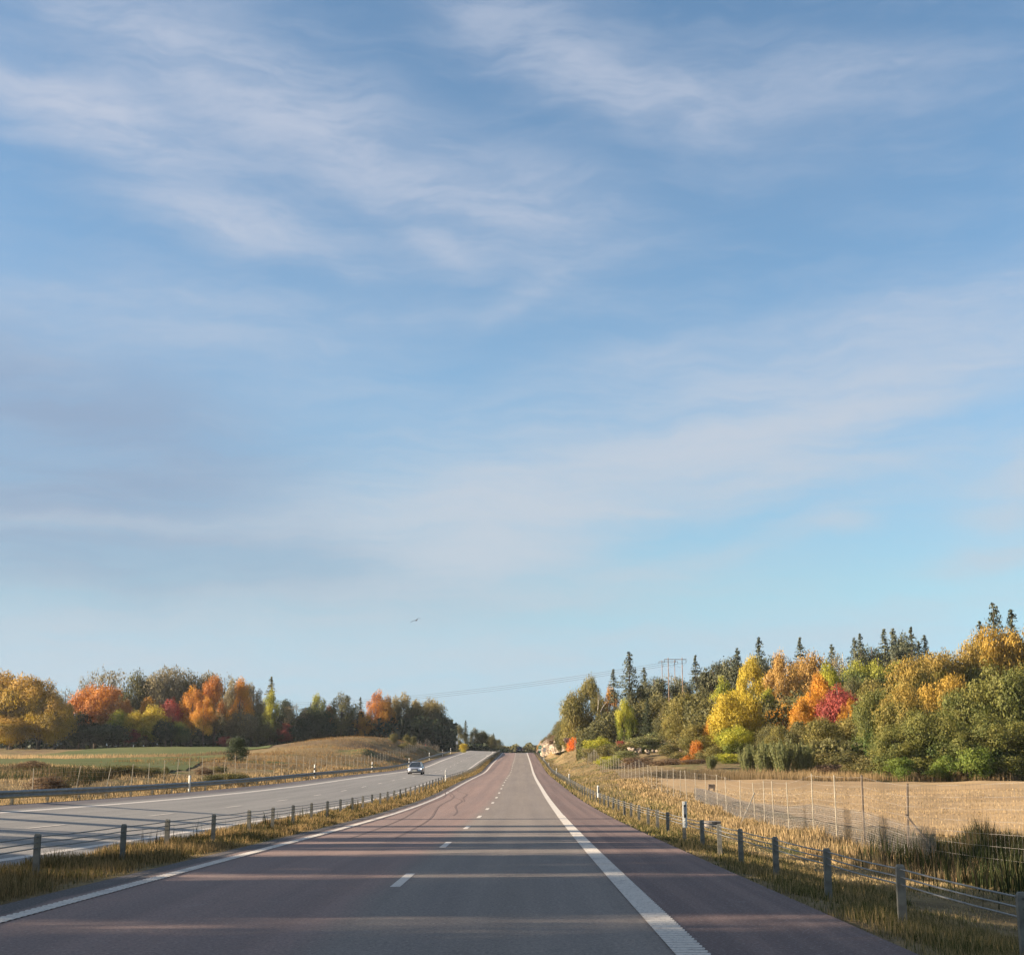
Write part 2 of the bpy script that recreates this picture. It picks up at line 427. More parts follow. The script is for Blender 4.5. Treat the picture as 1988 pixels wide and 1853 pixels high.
def mat_asphalt(name, left):
    m, t, out = new_mat(name)
    uvn = t.new('ShaderNodeUVMap'); uvn.uv_map = 'metres'
    uv = uvn.outputs[0]
    sp = t.new('ShaderNodeSeparateXYZ'); t.l.new(uv, sp.inputs[0]); u = sp.outputs[0]; yv = sp.outputs[1]
    lng = t.noise(t.mapping(uv, scale=(1.6, .035, 1)), 1.0, 4, .6)              # streaks along the lane
    patch = t.noise(t.mapping(uv, scale=(.25, .06, 1)), 1.0, 3)
    grain = t.noise(uv, 26, 5, .75)
    grain2 = t.noise(uv, 9, 5, .65)
    uw = t.math('ADD', u, t.math('MULTIPLY', t.math('SUBTRACT', t.noise(t.mapping(uv, scale=(.0, .25, 1)), 1.0, 3), .5), .5))
    if left:
        base = t.mix(t.ramp(lng, .35, .65), (.190, .178, .160), (.24, .224, .2))
        base = t.mix(t.ramp(u, -1.1, -.2), t.mix(t.ramp(lng, .3, .7), (.055, .046, .050), (.085, .07, .07)), base)   # darker outer shoulder (u measured inwards from the outer line)
    else:
        red = t.mix(t.ramp(lng, .3, .7), (.205, .130, .104), (.255, .166, .135))
        gry = t.mix(t.ramp(lng, .3, .7), (.180, .146, .118), (.225, .186, .152))
        sh = t.mix(t.ramp(t.noise(t.mapping(uv, scale=(2.2, .02, 1)), 1.0, 3), .4, .6), (.120, .072, .060), (.175, .108, .088))
        lane = t.mix(t.ramp(uw, -3.95, -3.25), red, gry)
        base = t.mix(t.ramp(u, .05, .12), lane, sh)
        base = t.mix(t.ramp(uw, -7.58, -7.75), base, t.mix(t.ramp(grain, .3, .7), (.035, .030, .028), (.085, .068, .058)))
        # faint polished wheel tracks
        for c0 in (-2.6, -.95, -6.4, -4.6):
            d = t.math('ABSOLUTE', t.math('SUBTRACT', u, c0))
            base = t.mix(t.ramp(d, .55, .05, 0, .16), base, (.10, .085, .085))
        oil = t.noise(t.mapping(uv, scale=(1.1, .18, 1), loc=(3.3, 8, 0)), 1.0, 4)
        base = t.mix(t.ramp(oil, .66, .80, 0, .35), base, (.05, .045, .045))
    base = t.mix(t.ramp(patch, .3, .7, 0, .22), base, (.30, .27, .25) if left else (.12, .095, .09))
    mott = t.noise(t.mapping(uv, scale=(1, .5, 1)), 2.2, 6, .75)
    base = t.mix(t.ramp(mott, .55, .75, 0, .30), base, (.30, .26, .235)); base = t.mix(t.ramp(mott, .45, .25, 0, .40), base, (.055, .048, .047))
    base = t.mix(t.ramp(grain, .53, .70, 0, .95), base, (.34, .30, .28))
    base = t.mix(t.ramp(grain, .48, .32, 0, .95), base, (.035, .032, .033))
    base = t.mix(t.ramp(grain2, .35, .7, 0, .22), base, (.06, .05, .05))
    principled(t, out, base, .82, 0, .25, grain, .35, .006)
    return m


def mat_ground():
    m, t, out = new_mat('verge_soil_and_grass')
    tcn = t.new('ShaderNodeTexCoord'); P = tcn.outputs['Object']
    a = t.noise(P, .11, 5, .6); b = t.noise(P, .9, 6, .65); c = t.noise(P, 7, 5, .7); d = t.noise(P, .035, 3)
    straw = t.mix(t.ramp(b, .3, .7), (.13, .09, .042), (.25, .18, .088))
    green = t.mix(t.ramp(b, .3, .7), (.055, .068, .022), (.10, .112, .035))
    brown = t.mix(t.ramp(b, .3, .7), (.075, .052, .034), (.14, .095, .060))
    col = t.mix(t.ramp(a, .50, .66), straw, green)
    col = t.mix(t.ramp(d, .52, .66, 0, .7), col, brown)
    col = t.mix(t.ramp(c, .5, .3, 0, .55), col, (.035, .028, .018))
    principled(t, out, col, .95, 0, .1, c, .9, .12)
    return m


def mat_field(name, c1, c2, row_scale, ang, row_amt, cdark):
    m, t, out = new_mat(name)
    tcn = t.new('ShaderNodeTexCoord'); P = tcn.outputs['Object']
    v = t.mapping(P, rot=(0, 0, ang))
    rows = t.noise(t.mapping(v, scale=(.05, row_scale, 1)), 1.0, 3, .6)
    a = t.noise(P, .05, 4); b = t.noise(P, 1.4, 6, .7)
    cl = t.noise(t.mapping(v, scale=(.16, .7, 1)), .6, 5, .6)
    col = t.mix(t.ramp(a, .3, .7), c1, c2)
    col = t.mix(t.ramp(rows, .5, .3, 0, row_amt), col, cdark)
    col = t.mix(t.ramp(cl, .60, .70, 0, .55), col, cdark)
    col = t.mix(t.ramp(b, .42, .25, 0, .6), col, tuple(x * .45 for x in c1))
    principled(t, out, col, .95, 0, .1, b, .8, .06)
    return m


def mat_leaf(name, ca, cb, top=None, low=None, trans=.36):
    """leaves: two tints mixed leaf by leaf and spray by spray; optional tint for the upper and lower crown"""
    m, t, out = new_mat(name)
    r = t.new('ShaderNodeAttribute', attribute_name='rnd').outputs['Fac']
    cl = t.new('ShaderNodeAttribute', attribute_name='spray').outputs['Fac']
    tcn = t.new('ShaderNodeTexCoord')
    oi = t.new('ShaderNodeObjectInfo').outputs['Random']
    shift = t.new('ShaderNodeCombineXYZ'); t.put(shift.inputs[0], t.math('MULTIPLY', oi, 37.0))
    va = t.new('ShaderNodeVectorMath', operation='ADD'); t.l.new(tcn.outputs['Generated'], va.inputs[0]); t.l.new(shift.outputs[0], va.inputs[1])
    big = t.noise(va.outputs[0], 3.2, 3)
    f = t.math('ADD', t.math('MULTIPLY', cl, .50), t.math('MULTIPLY', r, .22))
    f = t.math('ADD', f, t.math('MULTIPLY', t.ramp(big, .3, .7), .34))
    col = t.mix(t.ramp(f, .2, .85), ca, cb)
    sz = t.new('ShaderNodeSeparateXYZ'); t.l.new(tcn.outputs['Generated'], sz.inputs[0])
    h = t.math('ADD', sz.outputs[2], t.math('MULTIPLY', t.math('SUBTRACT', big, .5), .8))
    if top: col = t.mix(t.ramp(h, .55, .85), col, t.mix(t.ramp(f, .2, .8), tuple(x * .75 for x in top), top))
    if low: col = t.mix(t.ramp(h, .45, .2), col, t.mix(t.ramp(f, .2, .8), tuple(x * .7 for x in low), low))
    bright = t.math('MULTIPLY_ADD', r, .36, .82)
    col = t.mix(1.0, col, bright, 'MULTIPLY')
    d = t.new('ShaderNodeBsdfPrincipled'); t.put(d.inputs['Base Color'], col); d.inputs['Roughness'].default_value = .62
    d.inputs['Specular IOR Level'].default_value = .22
    tr = t.new('ShaderNodeBsdfTranslucent'); t.put(tr.inputs['Color'], col)
    mx = t.new('ShaderNodeMixShader'); mx.inputs[0].default_value = trans
    t.l.new(d.outputs[0], mx.inputs[1]); t.l.new(tr.outputs[0], mx.inputs[2]); t.l.new(mx.outputs[0], out.inputs[0])
    return m


def mat_grass(name, straw, green, bias):
    m, t, out = new_mat(name)
    r = t.new('ShaderNodeAttribute', attribute_name='rnd').outputs['Fac']
    tcn = t.new('ShaderNodeTexCoord'); P = tcn.outputs['Object']
    n = t.noise(P, .35, 4, .6)
    f = t.math('ADD', t.math('MULTIPLY', r, .45), t.math('MULTIPLY', n, 1.0))
    col = t.mix(t.ramp(f, bias - .12, bias + .16), green, straw)
    col = t.mix(1.0, col, t.math('MULTIPLY_ADD', r, .8, .6), 'MULTIPLY')
    d = t.new('ShaderNodeBsdfDiffuse'); t.put(d.inputs['Color'], col)
    tr = t.new('ShaderNodeBsdfTranslucent'); t.put(tr.inputs['Color'], col)
    mx = t.new('ShaderNodeMixShader'); mx.inputs[0].default_value = .35
    t.l.new(d.outputs[0], mx.inputs[1]); t.l.new(tr.outputs[0], mx.inputs[2]); t.l.new(mx.outputs[0], out.inputs[0])
    return m


def mat_paint():
    m, t, out = new_mat('white_road_paint')
    tcn = t.new('ShaderNodeTexCoord'); P = tcn.outputs['Object']
    n = t.noise(P, 30, 4, .7); w = t.noise(P, 2.2, 6, .7)
    col = t.mix(t.ramp(n, .55, .3, 0, .6), (.54, .485, .42), (.23, .20, .18))
    col = t.mix(t.ramp(w, .52, .70, 0, .45), col, (.20, .16, .15))
    principled(t, out, col, .7, 0, .3, n, .3, .004)
    return m


M = {}
M['road'] = mat_asphalt('reddish_asphalt', False)
M['road_left'] = mat_asphalt('grey_asphalt', True)
M['paint'] = mat_paint()
M['paint_worn_shaded'] = simple('worn_shaded_paint_between_ribs', (.13, .115, .105), .8, 0, .2, .35, 20)  # thinner paint in the gaps, with the shade between ribs put into the colour
M['ground'] = mat_ground()
M['stubble'] = mat_field('stubble', (.28, .19, .10), (.36, .25, .135), .55, math.radians(-6), .5, (.24, .155, .085))
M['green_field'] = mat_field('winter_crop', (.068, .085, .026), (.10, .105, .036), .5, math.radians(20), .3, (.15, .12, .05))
M['bark'] = simple('bark', (.085, .068, .055), .9, 0, .1, .35, 3)
M['pine_bark'] = simple('pine_bark', (.13, .075, .048), .9, 0, .1, .3, 3)
M['birch_bark'] = simple('birch_bark', (.42, .38, .33), .8, 0, .2, .55, 5)
M['steel'] = simple('galvanised_steel', (.155, .145, .12), .62, .25, .4, .28, 6)
M['steel_dark'] = simple('slot_shadowed_steel', (.05, .05, .05), .7, .3, .3, .2, 6)
M['cable'] = simple('steel_rope', (.17, .165, .155), .5, .5, .4, .3, 40)
M['rail'] = simple('galvanised_rail', (.17, .18, .18), .55, .45, .4, .2, 3)
M['fence_post'] = simple('pale_weathered_post', (.27, .235, .18), .8, 0, .2, .3, 5)
M['fence_post_brown'] = simple('brown_weathered_post', (.11, .085, .065), .85, 0, .2, .3, 5)
M['wire'] = simple('fence_wire', (.22, .20, .18), .6, .3, .3, .2, 20)
M['white_plastic'] = simple('white_plastic', (.62, .60, .54), .5, 0, .4, .06, 4)
M['black_plastic'] = simple('black_plastic', (.025, .025, .028), .5, 0, .3, .2, 4)
M['reflector'] = simple('grey_reflector', (.35, .36, .38), .25, .2, .6, .1, 30)
M['pole_wood'] = simple('creosoted_pole', (.20, .13, .09), .85, 0, .2, .3, 2)
M['black_wire'] = simple('power_cable', (.03, .03, .032), .6, 0, .2, .1, 2)
M['concrete'] = simple('concrete', (.16, .14, .12), .9, 0, .2, .3, 5)
M['rock'] = None
M['green_sign'] = simple('green_sign_sheet', (.01, .20, .12), .4, 0, .4, .08, 6)
M['red_paint'] = simple('red_painted_wood', (.32, .035, .03), .7, 0, .3, .15, 4)
M['skid'] = simple('tyre_rubber_marks', (.14, .098, .085), .9, 0, .2, .3, 6)
M['feather'] = simple('dark_feathers', (.03, .028, .03), .8, 0, .1, .2, 6)
m, t, out = new_mat('blasted_granite')
tcn = t.new('ShaderNodeTexCoord'); P = tcn.outputs['Object']
n = t.noise(P, .9, 6, .7); n2 = t.noise(P, .25, 3)
c = t.mix(t.ramp(n, .42, .58), (.085, .062, .045), (.38, .30, .22)); c = t.mix(t.ramp(n2, .5, .7, 0, .45), c, (.24, .19, .15))
principled(t, out, c, .9, 0, .2, n, .8, .25); M['rock'] = m

# ------------------------------------------------------------------ ground sheet
us = np.concatenate([[-2600, -1700, -1100, -800, -600, -450, -340, -260], np.arange(-210, -60, 6), np.arange(-60, -30, 1.5), np.arange(-30, 16, .42),
                     np.arange(16, 40, 1.2), np.arange(40, 130, 3.5), np.arange(130, 260, 10), [280, 350, 450, 600, 800, 1100, 1700, 2600]])
ys = np.concatenate([[-700, -400, -200, -100], np.arange(-60, 0, 5), np.arange(0, 90, .9), np.arange(90, 200, 1.8), np.arange(200, 520, 4), np.arange(520, 900, 25), [900, 1000, 1200, 1500, 1900, 2600]])
UU, YY = np.meshgrid(us, ys, indexing='ij')
XX = UU + RX(YY)
ZZ = ground(XX, YY)
me = mesh_np('ground', np.stack([XX, YY, ZZ], -1).reshape(-1, 3), grid_faces(len(us), len(ys)), M['ground'], smooth=True)
tagit(link('ground', me), kind='structure')


def strip(name, u0, u1, Y0, Y1, zf, mat, lift=0.0, dy=1.0, nu=2, uvu=None):
    yy = np.arange(Y0, Y1 + 1e-6, dy)
    ff = np.linspace(0, 1, nu)
    a = u0(yy) if callable(u0) else np.full(len(yy), u0)
    b = u1(yy) if callable(u1) else np.full(len(yy), u1)
    Ug = a[None] + (b - a)[None] * ff[:, None]
    Yg = np.broadcast_to(yy, Ug.shape)
    V = np.stack([Ug + RX(Yg), Yg, zf(Ug, Yg) + lift], -1).reshape(-1, 3)
    uvv = np.stack([(Ug if uvu is None else uvu(Ug, Yg)), Yg], -1).reshape(-1, 2)
    return mesh_np(name, V, grid_faces(nu, len(yy)), mat, smooth=True, uv=uvv)


# ------------------------------------------------------------------ carriageways and markings
zr = lambda U, Y: RZ(Y)
o = link('road', strip('road', -8.12, 2.05, -60, 640, zr, M['road'], nu=12)); tagit(o, kind='structure')
o = link('opposite_road', strip('opposite_road', lambda y: UO(y) - 1.95, lambda y: UI(y) + .75, -60, 560, LeftZ, M['road_left'], nu=12,
                                uvu=lambda U, Y: U - UO(Y))); tagit(o, kind='structure')


def line_mesh(name, uc, w, Y0, Y1, zf, bars_to=0, dy=.5):
    """painted edge line, with raised cross ribs near the camera"""
    ucf = uc if callable(uc) else (lambda y: np.full(np.shape(y), uc))
    me_v, fs, b = [], [], 0
    for (a, bnd, st) in ((max(Y0, bars_to), Y1, dy * 2),):
        yy = np.arange(a, bnd, st)
        Ug = np.stack([ucf(yy) - w / 2, ucf(yy) + w / 2]); Yg = np.broadcast_to(yy, Ug.shape)
        me_v.append(np.stack([Ug + RX(Yg), Yg, zf(Ug, Yg) + .004], -1).reshape(-1, 3)); fs.append(grid_faces(2, len(yy))); b += len(me_v[-1])
    if bars_to > Y0:
        pitch = .20
        yb = np.arange(Y0, bars_to, pitch)
        prof = [(0, .004, 0), (.35, .004, 0), (.45, .013, .012), (.85, .013, .012), (.99, .004, 0)]
        rows = []
        for (f, h, ex) in prof:
            yy = yb + f * pitch
            L = np.stack([ucf(yy) - w / 2 - ex + RX(yy), yy, zf(ucf(yy), yy) + h], -1)
            R_ = np.stack([ucf(yy) + w / 2 + ex + RX(yy), yy, zf(ucf(yy), yy) + h], -1)
            rows.append((L, R_))
        Ls = np.stack([r_[0] for r_ in rows], 1).reshape(-1, 3); Rs = np.stack([r_[1] for r_ in rows], 1).reshape(-1, 3)
        me_v.append(np.concatenate([Ls, Rs])); gf = grid_faces(2, len(Ls)); n0 = sum(len(f) for f in fs); fs.append(gf + b)
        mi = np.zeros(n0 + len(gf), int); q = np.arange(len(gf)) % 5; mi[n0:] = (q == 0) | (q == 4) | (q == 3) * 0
        return mesh_np(name, np.concatenate(me_v), fs, [M['paint'], M['paint_worn_shaded']], midx=mi)
    return mesh_np(name, np.concatenate(me_v), fs, M['paint'])


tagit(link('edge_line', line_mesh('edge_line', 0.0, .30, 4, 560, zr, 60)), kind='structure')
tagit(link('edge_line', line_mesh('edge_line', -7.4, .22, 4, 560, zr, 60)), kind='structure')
tagit(link('edge_line', line_mesh('edge_line', lambda y: UI(y), .22, 4, 520, LeftZ)), kind='structure')
tagit(link('edge_line', line_mesh('edge_line', lambda y: UO(y), .28, 4, 520, LeftZ)), kind='structure')
vs, fs = [], []
k = 0
dash0 = 20.9
ydash = [dash0 + 12.0 * i for i in range(-2, 44)]
# the first dashes stand exactly where the photo shows them (2.9 m dash, 9 m gap)
for y0 in ydash:
    yy = np.linspace(y0, y0 + 2.95, 5)
    for du in (-.065, .085):
        for y in yy: vs.append((-3.43 + du + RX(y), y, RZ(y) + .004))
    b = k * 10
    for j in range(4): fs.append((b + j, b + 5 + j, b + 6 + j, b + 1 + j))
    k += 1
tagit(link('lane_dashes', mesh_np('lane_dashes', np.array(vs), np.array(fs), M['paint'])), kind='structure')
vs, fs = [], []; k = 0
for y0 in [37.6 - 12 * 3 + 12 * i for i in range(0, 38)]:
    yy = np.linspace(y0, y0 + 3.0, 5)
    for du in (-.075, .075):
        for y in yy:
            uc = (UI(y) + UO(y)) / 2 + .05
            vs.append((uc + du + RX(y), y, LeftZ(uc, y) + .004))
    b = k * 10
    for j in range(4): fs.append((b + j, b + 5 + j, b + 6 + j, b + 1 + j))
    k += 1
tagit(link('lane_dashes', mesh_np('lane_dashes', np.array(vs), np.array(fs), M['paint'])), kind='structure')

# curving skid marks on the left lane
sk = []
for (Ya, Yb, ua, ub_, ph) in ((38, 118, -5.0, -7.6, 0), (38, 122, -6.2, -8.0, .4), (60, 104, -4.6, -6.7, 1.3), (84, 118, -5.2, -6.9, 2.2)):
    yy = np.arange(Ya, Yb, .5); tt = (yy - Ya) / (Yb - Ya)
    uc = ua + (ub_ - ua) * tt ** 1.3 + .45 * np.sin(tt * 11 + ph) * tt
    uc = np.maximum(uc, -7.95)
    wd = .05 * (0.5 + .5 * np.sin(tt * np.pi))
    Ug = np.stack([uc - wd, uc + wd]); Yg = np.broadcast_to(yy, Ug.shape)
    sk.append((np.stack([Ug + RX(Yg), Yg, RZ(Yg) + .006], -1).reshape(-1, 3), grid_faces(2, len(yy))))
b = 0; V = []; Fq = []
for v, f in sk: V.append(v); Fq.append(f + b); b += len(v)
tagit(link('skid_marks', mesh_np('skid_marks', np.concatenate(V), np.concatenate(Fq), M['skid'])), kind='structure')


# ------------------------------------------------------------------ fields
def drape(name, quad, nx, ny, lift, mat):
    """quad: corners (X,Y) near-left, near-right, far-right, far-left"""
    s_, t_ = np.meshgrid(np.linspace(0, 1, nx), np.linspace(0, 1, ny), indexing='ij')
    q = [np.array(p, float) for p in quad]
    P_ = (q[0] * ((1 - s_) * (1 - t_))[..., None] + q[1] * (s_ * (1 - t_))[..., None] + q[2] * (s_ * t_)[..., None] + q[3] * ((1 - s_) * t_)[..., None])
    Z_ = ground(P_[..., 0], P_[..., 1]) + lift
    o = link(name, mesh_np(name, np.concatenate([P_, Z_[..., None]], -1).reshape(-1, 3), grid_faces(nx, ny), mat, smooth=True))
    return tagit(o, kind='structure')


drape('stubble_field', [(17, 44), (150, 36), (170, 152), (13.6, 141)], 160, 160, .07, M['stubble'])
drape('green_field', [(-130, 102), (-28.5, 114), (-50, 250), (-270, 330)], 110, 110, .09, M['green_field'])
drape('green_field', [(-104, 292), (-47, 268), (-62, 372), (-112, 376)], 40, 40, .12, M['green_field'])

# ------------------------------------------------------------------ cable barriers
def post_mesh():
    mb = MB()
    w, d, tk = .10, .065, .012
    mb.prism([(-w / 2, -d / 2), (w / 2, -d / 2), (w / 2, -d / 2 + tk), (-w / 2 + tk, -d / 2 + tk), (-w / 2 + tk, d / 2 - tk), (w / 2, d / 2 - tk), (w / 2, d / 2), (-w / 2, d / 2)], -.4, .70)
    mb.box((0, 0, .712), (w * .98, d * .98, .03), 0, taper=.72)
    mb.box((w / 2 - .012, 0, .58), (.012, d - 2 * tk - .004, .26), 1)
    return mb.mesh('post', [M['steel'], M['steel_dark']])


PM = post_mesh()


def tube_np(P_, r, n=4):
    """P_ (k,3) polyline roughly along Y"""
    k = len(P_)
    T = np.gradient(P_, axis=0); T /= np.linalg.norm(T, axis=1)[:, None]
    A = np.cross(T, np.array([0, 0, 1.0])); A /= np.linalg.norm(A, axis=1)[:, None] + 1e-9
    B = np.cross(A, T)
    V = []
    for j in range(n):
        w = 2 * math.pi * j / n
        V.append(P_ + (A * math.cos(w) + B * math.sin(w)) * r)
    V = np.stack(V, 1).reshape(-1, 3)
    i = np.arange(k - 1)[:, None] * n; j = np.arange(n)[None]
    Fq = np.stack([i + j, i + (j + 1) % n, i + n + (j + 1) % n, i + n + j], -1).reshape(-1, 4)
    return V, Fq


def join_np(parts):
    b = 0; V, Fq = [], []
    for v, f in parts: V.append(v); Fq.append(f + b); b += len(v)
    return np.concatenate(V), np.concatenate(Fq)


def cable_barrier(ycoords, uf, label):
    root = empty('cable_barrier', (RX(20) + (uf(20)), 20, 0))
    tagit(root, label, 'crash barrier')
    tops = []
    for i, y in enumerate(ycoords):
        u = float(uf(y)); x = float(RX(y)) + u; z = gz(x, y)
        o = bpy.data.objects.new('post', PM); COL.objects.link(o)
        o.parent = root; o.location = Vector((x, y, z)) - root.location
        lean = rng.normal(0, .012, 2)
        if y < 36: lean *= .6
        o.rotation_euler = (lean[0], lean[1], rng.normal(0, .05)); tops.append((x, y, z))
    T = np.array(tops)
    for h in (.675, .585, .50):
        yy = []
        for a, b in zip(T[:-1], T[1:]):
            for t_ in (0, .34, .67): yy.append(a + (b - a) * t_ + np.array([0, 0, -.012 * math.sin(t_ * math.pi)]))
        yy.append(T[-1]); P_ = np.array(yy); P_[:, 2] += h
        P_ -= np.array(root.location)
        V, Fq = tube_np(P_, .0105, 5)
        link('cable', mesh_np('cable', V, Fq, M['cable'], smooth=True), root)
    return root


def fit_y(pxs, uf):
    out = []
    for p in pxs:
        ys_ = np.linspace(5, 400, 4000); pr = CX + 2700 * (RX(ys_) + uf(ys_)) / ys_
        out.append(float(ys_[np.argmin(abs(pr - p))]))
    return out


uR = lambda y: np.interp(y, [0, 60, 9000], [2.95, 2.9, 2.9])
yR = fit_y([1965, 1735, 1596, 1500, 1433, 1393, 1360, 1325, 1294, 1274, 1256], uR)
yR = [yR[0] - 4.1] + yR
while yR[-1] < 440: yR.append(yR[-1] + 4.0)
cable_barrier(yR, uR, 'steel cable barrier along the right shoulder beside the dry grass')
yL = fit_y([85, 248, 332, 420, 488, 533, 572], lambda y: UB(y))
yL = [yL[0] - 8.2, yL[0] - 4.1] + yL
while yL[-1] < 440: yL.append(yL[-1] + 4.0)
cable_barrier(yL, lambda y: UB(y), 'steel cable barrier standing in the grassy strip between the two roads')

# ------------------------------------------------------------------ W-beam guard rail on the far left verge
uG = lambda y: UO(y) - 3.4
root = empty('guard_rail', (float(RX(60) + uG(60)), 60, 0))
tagit(root, 'long galvanised steel guard rail beyond the opposite carriageway on the left', 'guard rail')
prof = [(0, .31), (.035, .29), (.075, .255), (.075, .215), (.02, .175), (.02, .135), (.075, .095), (.075, .055), (.035, .02), (0, 0)]
yy = np.arange(14, 352, 2.0)
Px, Pz = [], []
gx = RX(yy) + uG(yy); gzv = ground(gx, yy)
K = len(prof)
V = np.zeros((len(yy), 2 * K, 3))
for j, (dx, dz) in enumerate(prof):
    V[:, j] = np.stack([gx + dx + .02, yy, gzv + .44 + dz], -1)
    V[:, 2 * K - 1 - j] = np.stack([gx + dx + .012, yy, gzv + .44 + dz], -1)
V -= np.array(root.location)
n_ = len(yy); i = np.arange(n_ - 1)[:, None] * 2 * K; j = np.arange(2 * K)[None]
Fq = np.stack([i + j, i + (j + 1) % (2 * K), i + 2 * K + (j + 1) % (2 * K), i + 2 * K + j], -1).reshape(-1, 4)
link('rail', mesh_np('rail', V.reshape(-1, 3), Fq, M['rail'], smooth=False), root)
mb = MB(); mb.prism([(-.05, -.04), (.05, -.04), (.05, -.03), (-.04, -.03), (-.04, .03), (.05, .03), (.05, .04), (-.05, .04)], -.3, .66)
GP = mb.mesh('post', [M['steel']])
for y in np.arange(19.2, 350, 4.0):
    x = float(RX(y) + uG(y)); o = bpy.data.objects.new('post', GP); COL.objects.link(o); o.parent = root
    o.location = Vector((x - .06, y, gz(x, y))) - root.location

# ------------------------------------------------------------------ game fences
def fence_post_mesh(h, mat, r=.024):
    mb = MB(); mb.tube([(0, 0, -.4), (0, 0, h)], [r, r * .9], 6); return mb.mesh('post', [mat])


FPL = fence_post_mesh(1.0, M['fence_post']); FPB = fence_post_mesh(1.0, M['fence_post_brown'], .036)


def game_fence(pts, hs, label, brown=(), net_from=0, net_to=0, leans=None, struts=()):
    root = empty('wire_fence', (pts[0][0], pts[0][1], 0)); tagit(root, label, 'wire fence')
    R0 = np.array(root.location)
    P3 = []
    for i, (x, y) in enumerate(pts):
        z = gz(x, y); P3.append((x, y, z))
        o = bpy.data.objects.new('post', FPB if i in brown else FPL); COL.objects.link(o); o.parent = root
        o.location = Vector((x, y, z)) - root.location; o.scale = (1, 1, hs[i])
        l = leans[i] if leans else rng.normal(0, .015)
        o.rotation_euler = (rng.normal(0, .02), l, 0)
    P3 = np.array(P3); H = np.array(hs)
    parts = []
    for f in (.12, .24, .36, .48, .60, .72, .84, .97):
        q = []
        for a, b, ha, hb in zip(P3[:-1], P3[1:], H[:-1], H[1:]):
            for t_ in (0, .5):
                p = a + (b - a) * t_; p = p + np.array([0, 0, f * (ha + (hb - ha) * t_) - (.03 if t_ else 0)]); q.append(p)
        q.append(P3[-1] + np.array([0, 0, f * H[-1]]))
        parts.append(tube_np(np.array(q) - R0, .003, 3))
    seg = np.linalg.norm(np.diff(P3[:, :2], axis=0), axis=1); S = np.concatenate([[0], np.cumsum(seg)])
    def verticals(s0, s1, step, frac, r):
        s_ = np.arange(s0, s1, step)
        base = np.stack([np.interp(s_, S, P3[:, k]) for k in range(3)], -1); hh = np.interp(s_, S, H) * frac
        n = 3; V = []
        for j in range(n):
            w = 2 * math.pi * j / n; off = np.array([math.cos(w) * r, math.sin(w) * r, 0])
            V.append(base + off); V.append(base + off + np.stack([0 * hh, 0 * hh, hh], -1))
        V = np.stack(V, 1).reshape(-1, 3); i = np.arange(len(s_))[:, None] * 6
        Fq = np.concatenate([np.stack([i + 2 * j, i + (2 * j + 2) % 6, i + (2 * j + 3) % 6, i + 2 * j + 1], -1).reshape(-1, 4) for j in range(3)])
        return V - R0, Fq
    parts.append(verticals(0, S[-1], .3, .97, .0022))
    o = link('wire_mesh', None, root) if False else link('wire_mesh', mesh_np('wire_mesh', *join_np(parts), M['wire']), root); o['kind'] = 'stuff'
    if net_to:
        sub = [verticals(np.interp(net_from, P3[:, 1], S), np.interp(net_to, P3[:, 1], S), .05, .5, .0028)]
        msk = (P3[:, 1] >= net_from - 1) & (P3[:, 1] <= net_to + 1)
        for f in np.arange(.03, .52, .03):
            q = P3[msk].copy(); q[:, 2] += f * H[msk]; sub.append(tube_np(q - R0, .003, 3))
        o = link('small_game_netting', mesh_np('small_game_netting', *join_np(sub), M['wire']), root); o['kind'] = 'stuff'
    for (i, dx, dy, hf) in struts:
        x, y, z = P3[i]; zb = gz(x + dx, y + dy)
        mb = MB(); mb.tube([(x, y, z + hf * H[i]), (x + dx, y + dy, zb - .1)], .03, 6)
        me = mb.mesh('strut', [M['fence_post_brown'] if i in brown else M['fence_post']])
        me.transform(__import__('mathutils').Matrix.Translation(-root.location)); link('strut', me, root)
    return root


xF = lambda y: np.interp(y, [0, 40, 100, 300, 400], [10.6, 11.5, 12.6, 13.2, 13.4])
def fit_x(pxs, xf):
    out = []
    ys_ = np.linspace(5, 420, 6000); pr = CX + 2700 * xf(ys_) / ys_
    for p in pxs: out.append(float(ys_[np.argmin(abs(pr - p))]))
    return out
fy = fit_x([1752, 1670.5, 1618, 1574, 1527, 1498, 1480.5, 1462.6, 1434.5, 1408, 1391, 1369, 1349, 1332, 1319, 1306.5, 1294, 1283, 1274, 1265, 1258], xF)
fy = [fy[0] - 19.5, fy[0] - 12.5] + fy
while fy[-1] < 335: fy.append(fy[-1] + 4.6)
fp = [(float(xF(y)), y) for y in fy]
fh = [2.35 if y < 60 else 2.1 + .08 * rng.normal() for y in fy]
ln = [0, 0, .05, .012, 0, 0, -.02, -.02, 0] + [float(rng.normal(0, .02)) for _ in fy]
game_fence(fp, fh, 'tall wire game fence with pale posts along the stubble field on the right', brown=(0, 1, 2, 3), net_from=38, net_to=96, leans=ln,
           struts=((2, 1.1, -.6, .62), (9, -1.5, -4.0, .75)))
uFl = lambda y: RX(y) + np.interp(y, [0, 250, 373], [-26, -25.6, -24])
ly = fit_x([66.5, 148, 206, 256, 290, 320, 345, 369, 394, 416, 436], uFl)
ly = [ly[0] - 5] + ly
while ly[-1] < 372: ly.append(ly[-1] + 4.5)
game_fence([(float(uFl(y)), y) for y in ly], [1.75 + .08 * rng.normal() for _ in ly], 'wire fence of thin leaning pale posts behind the guard rail on the left',
           leans=[0, 0, .14, .16, .06] + [float(rng.normal(0, .03)) for _ in ly])


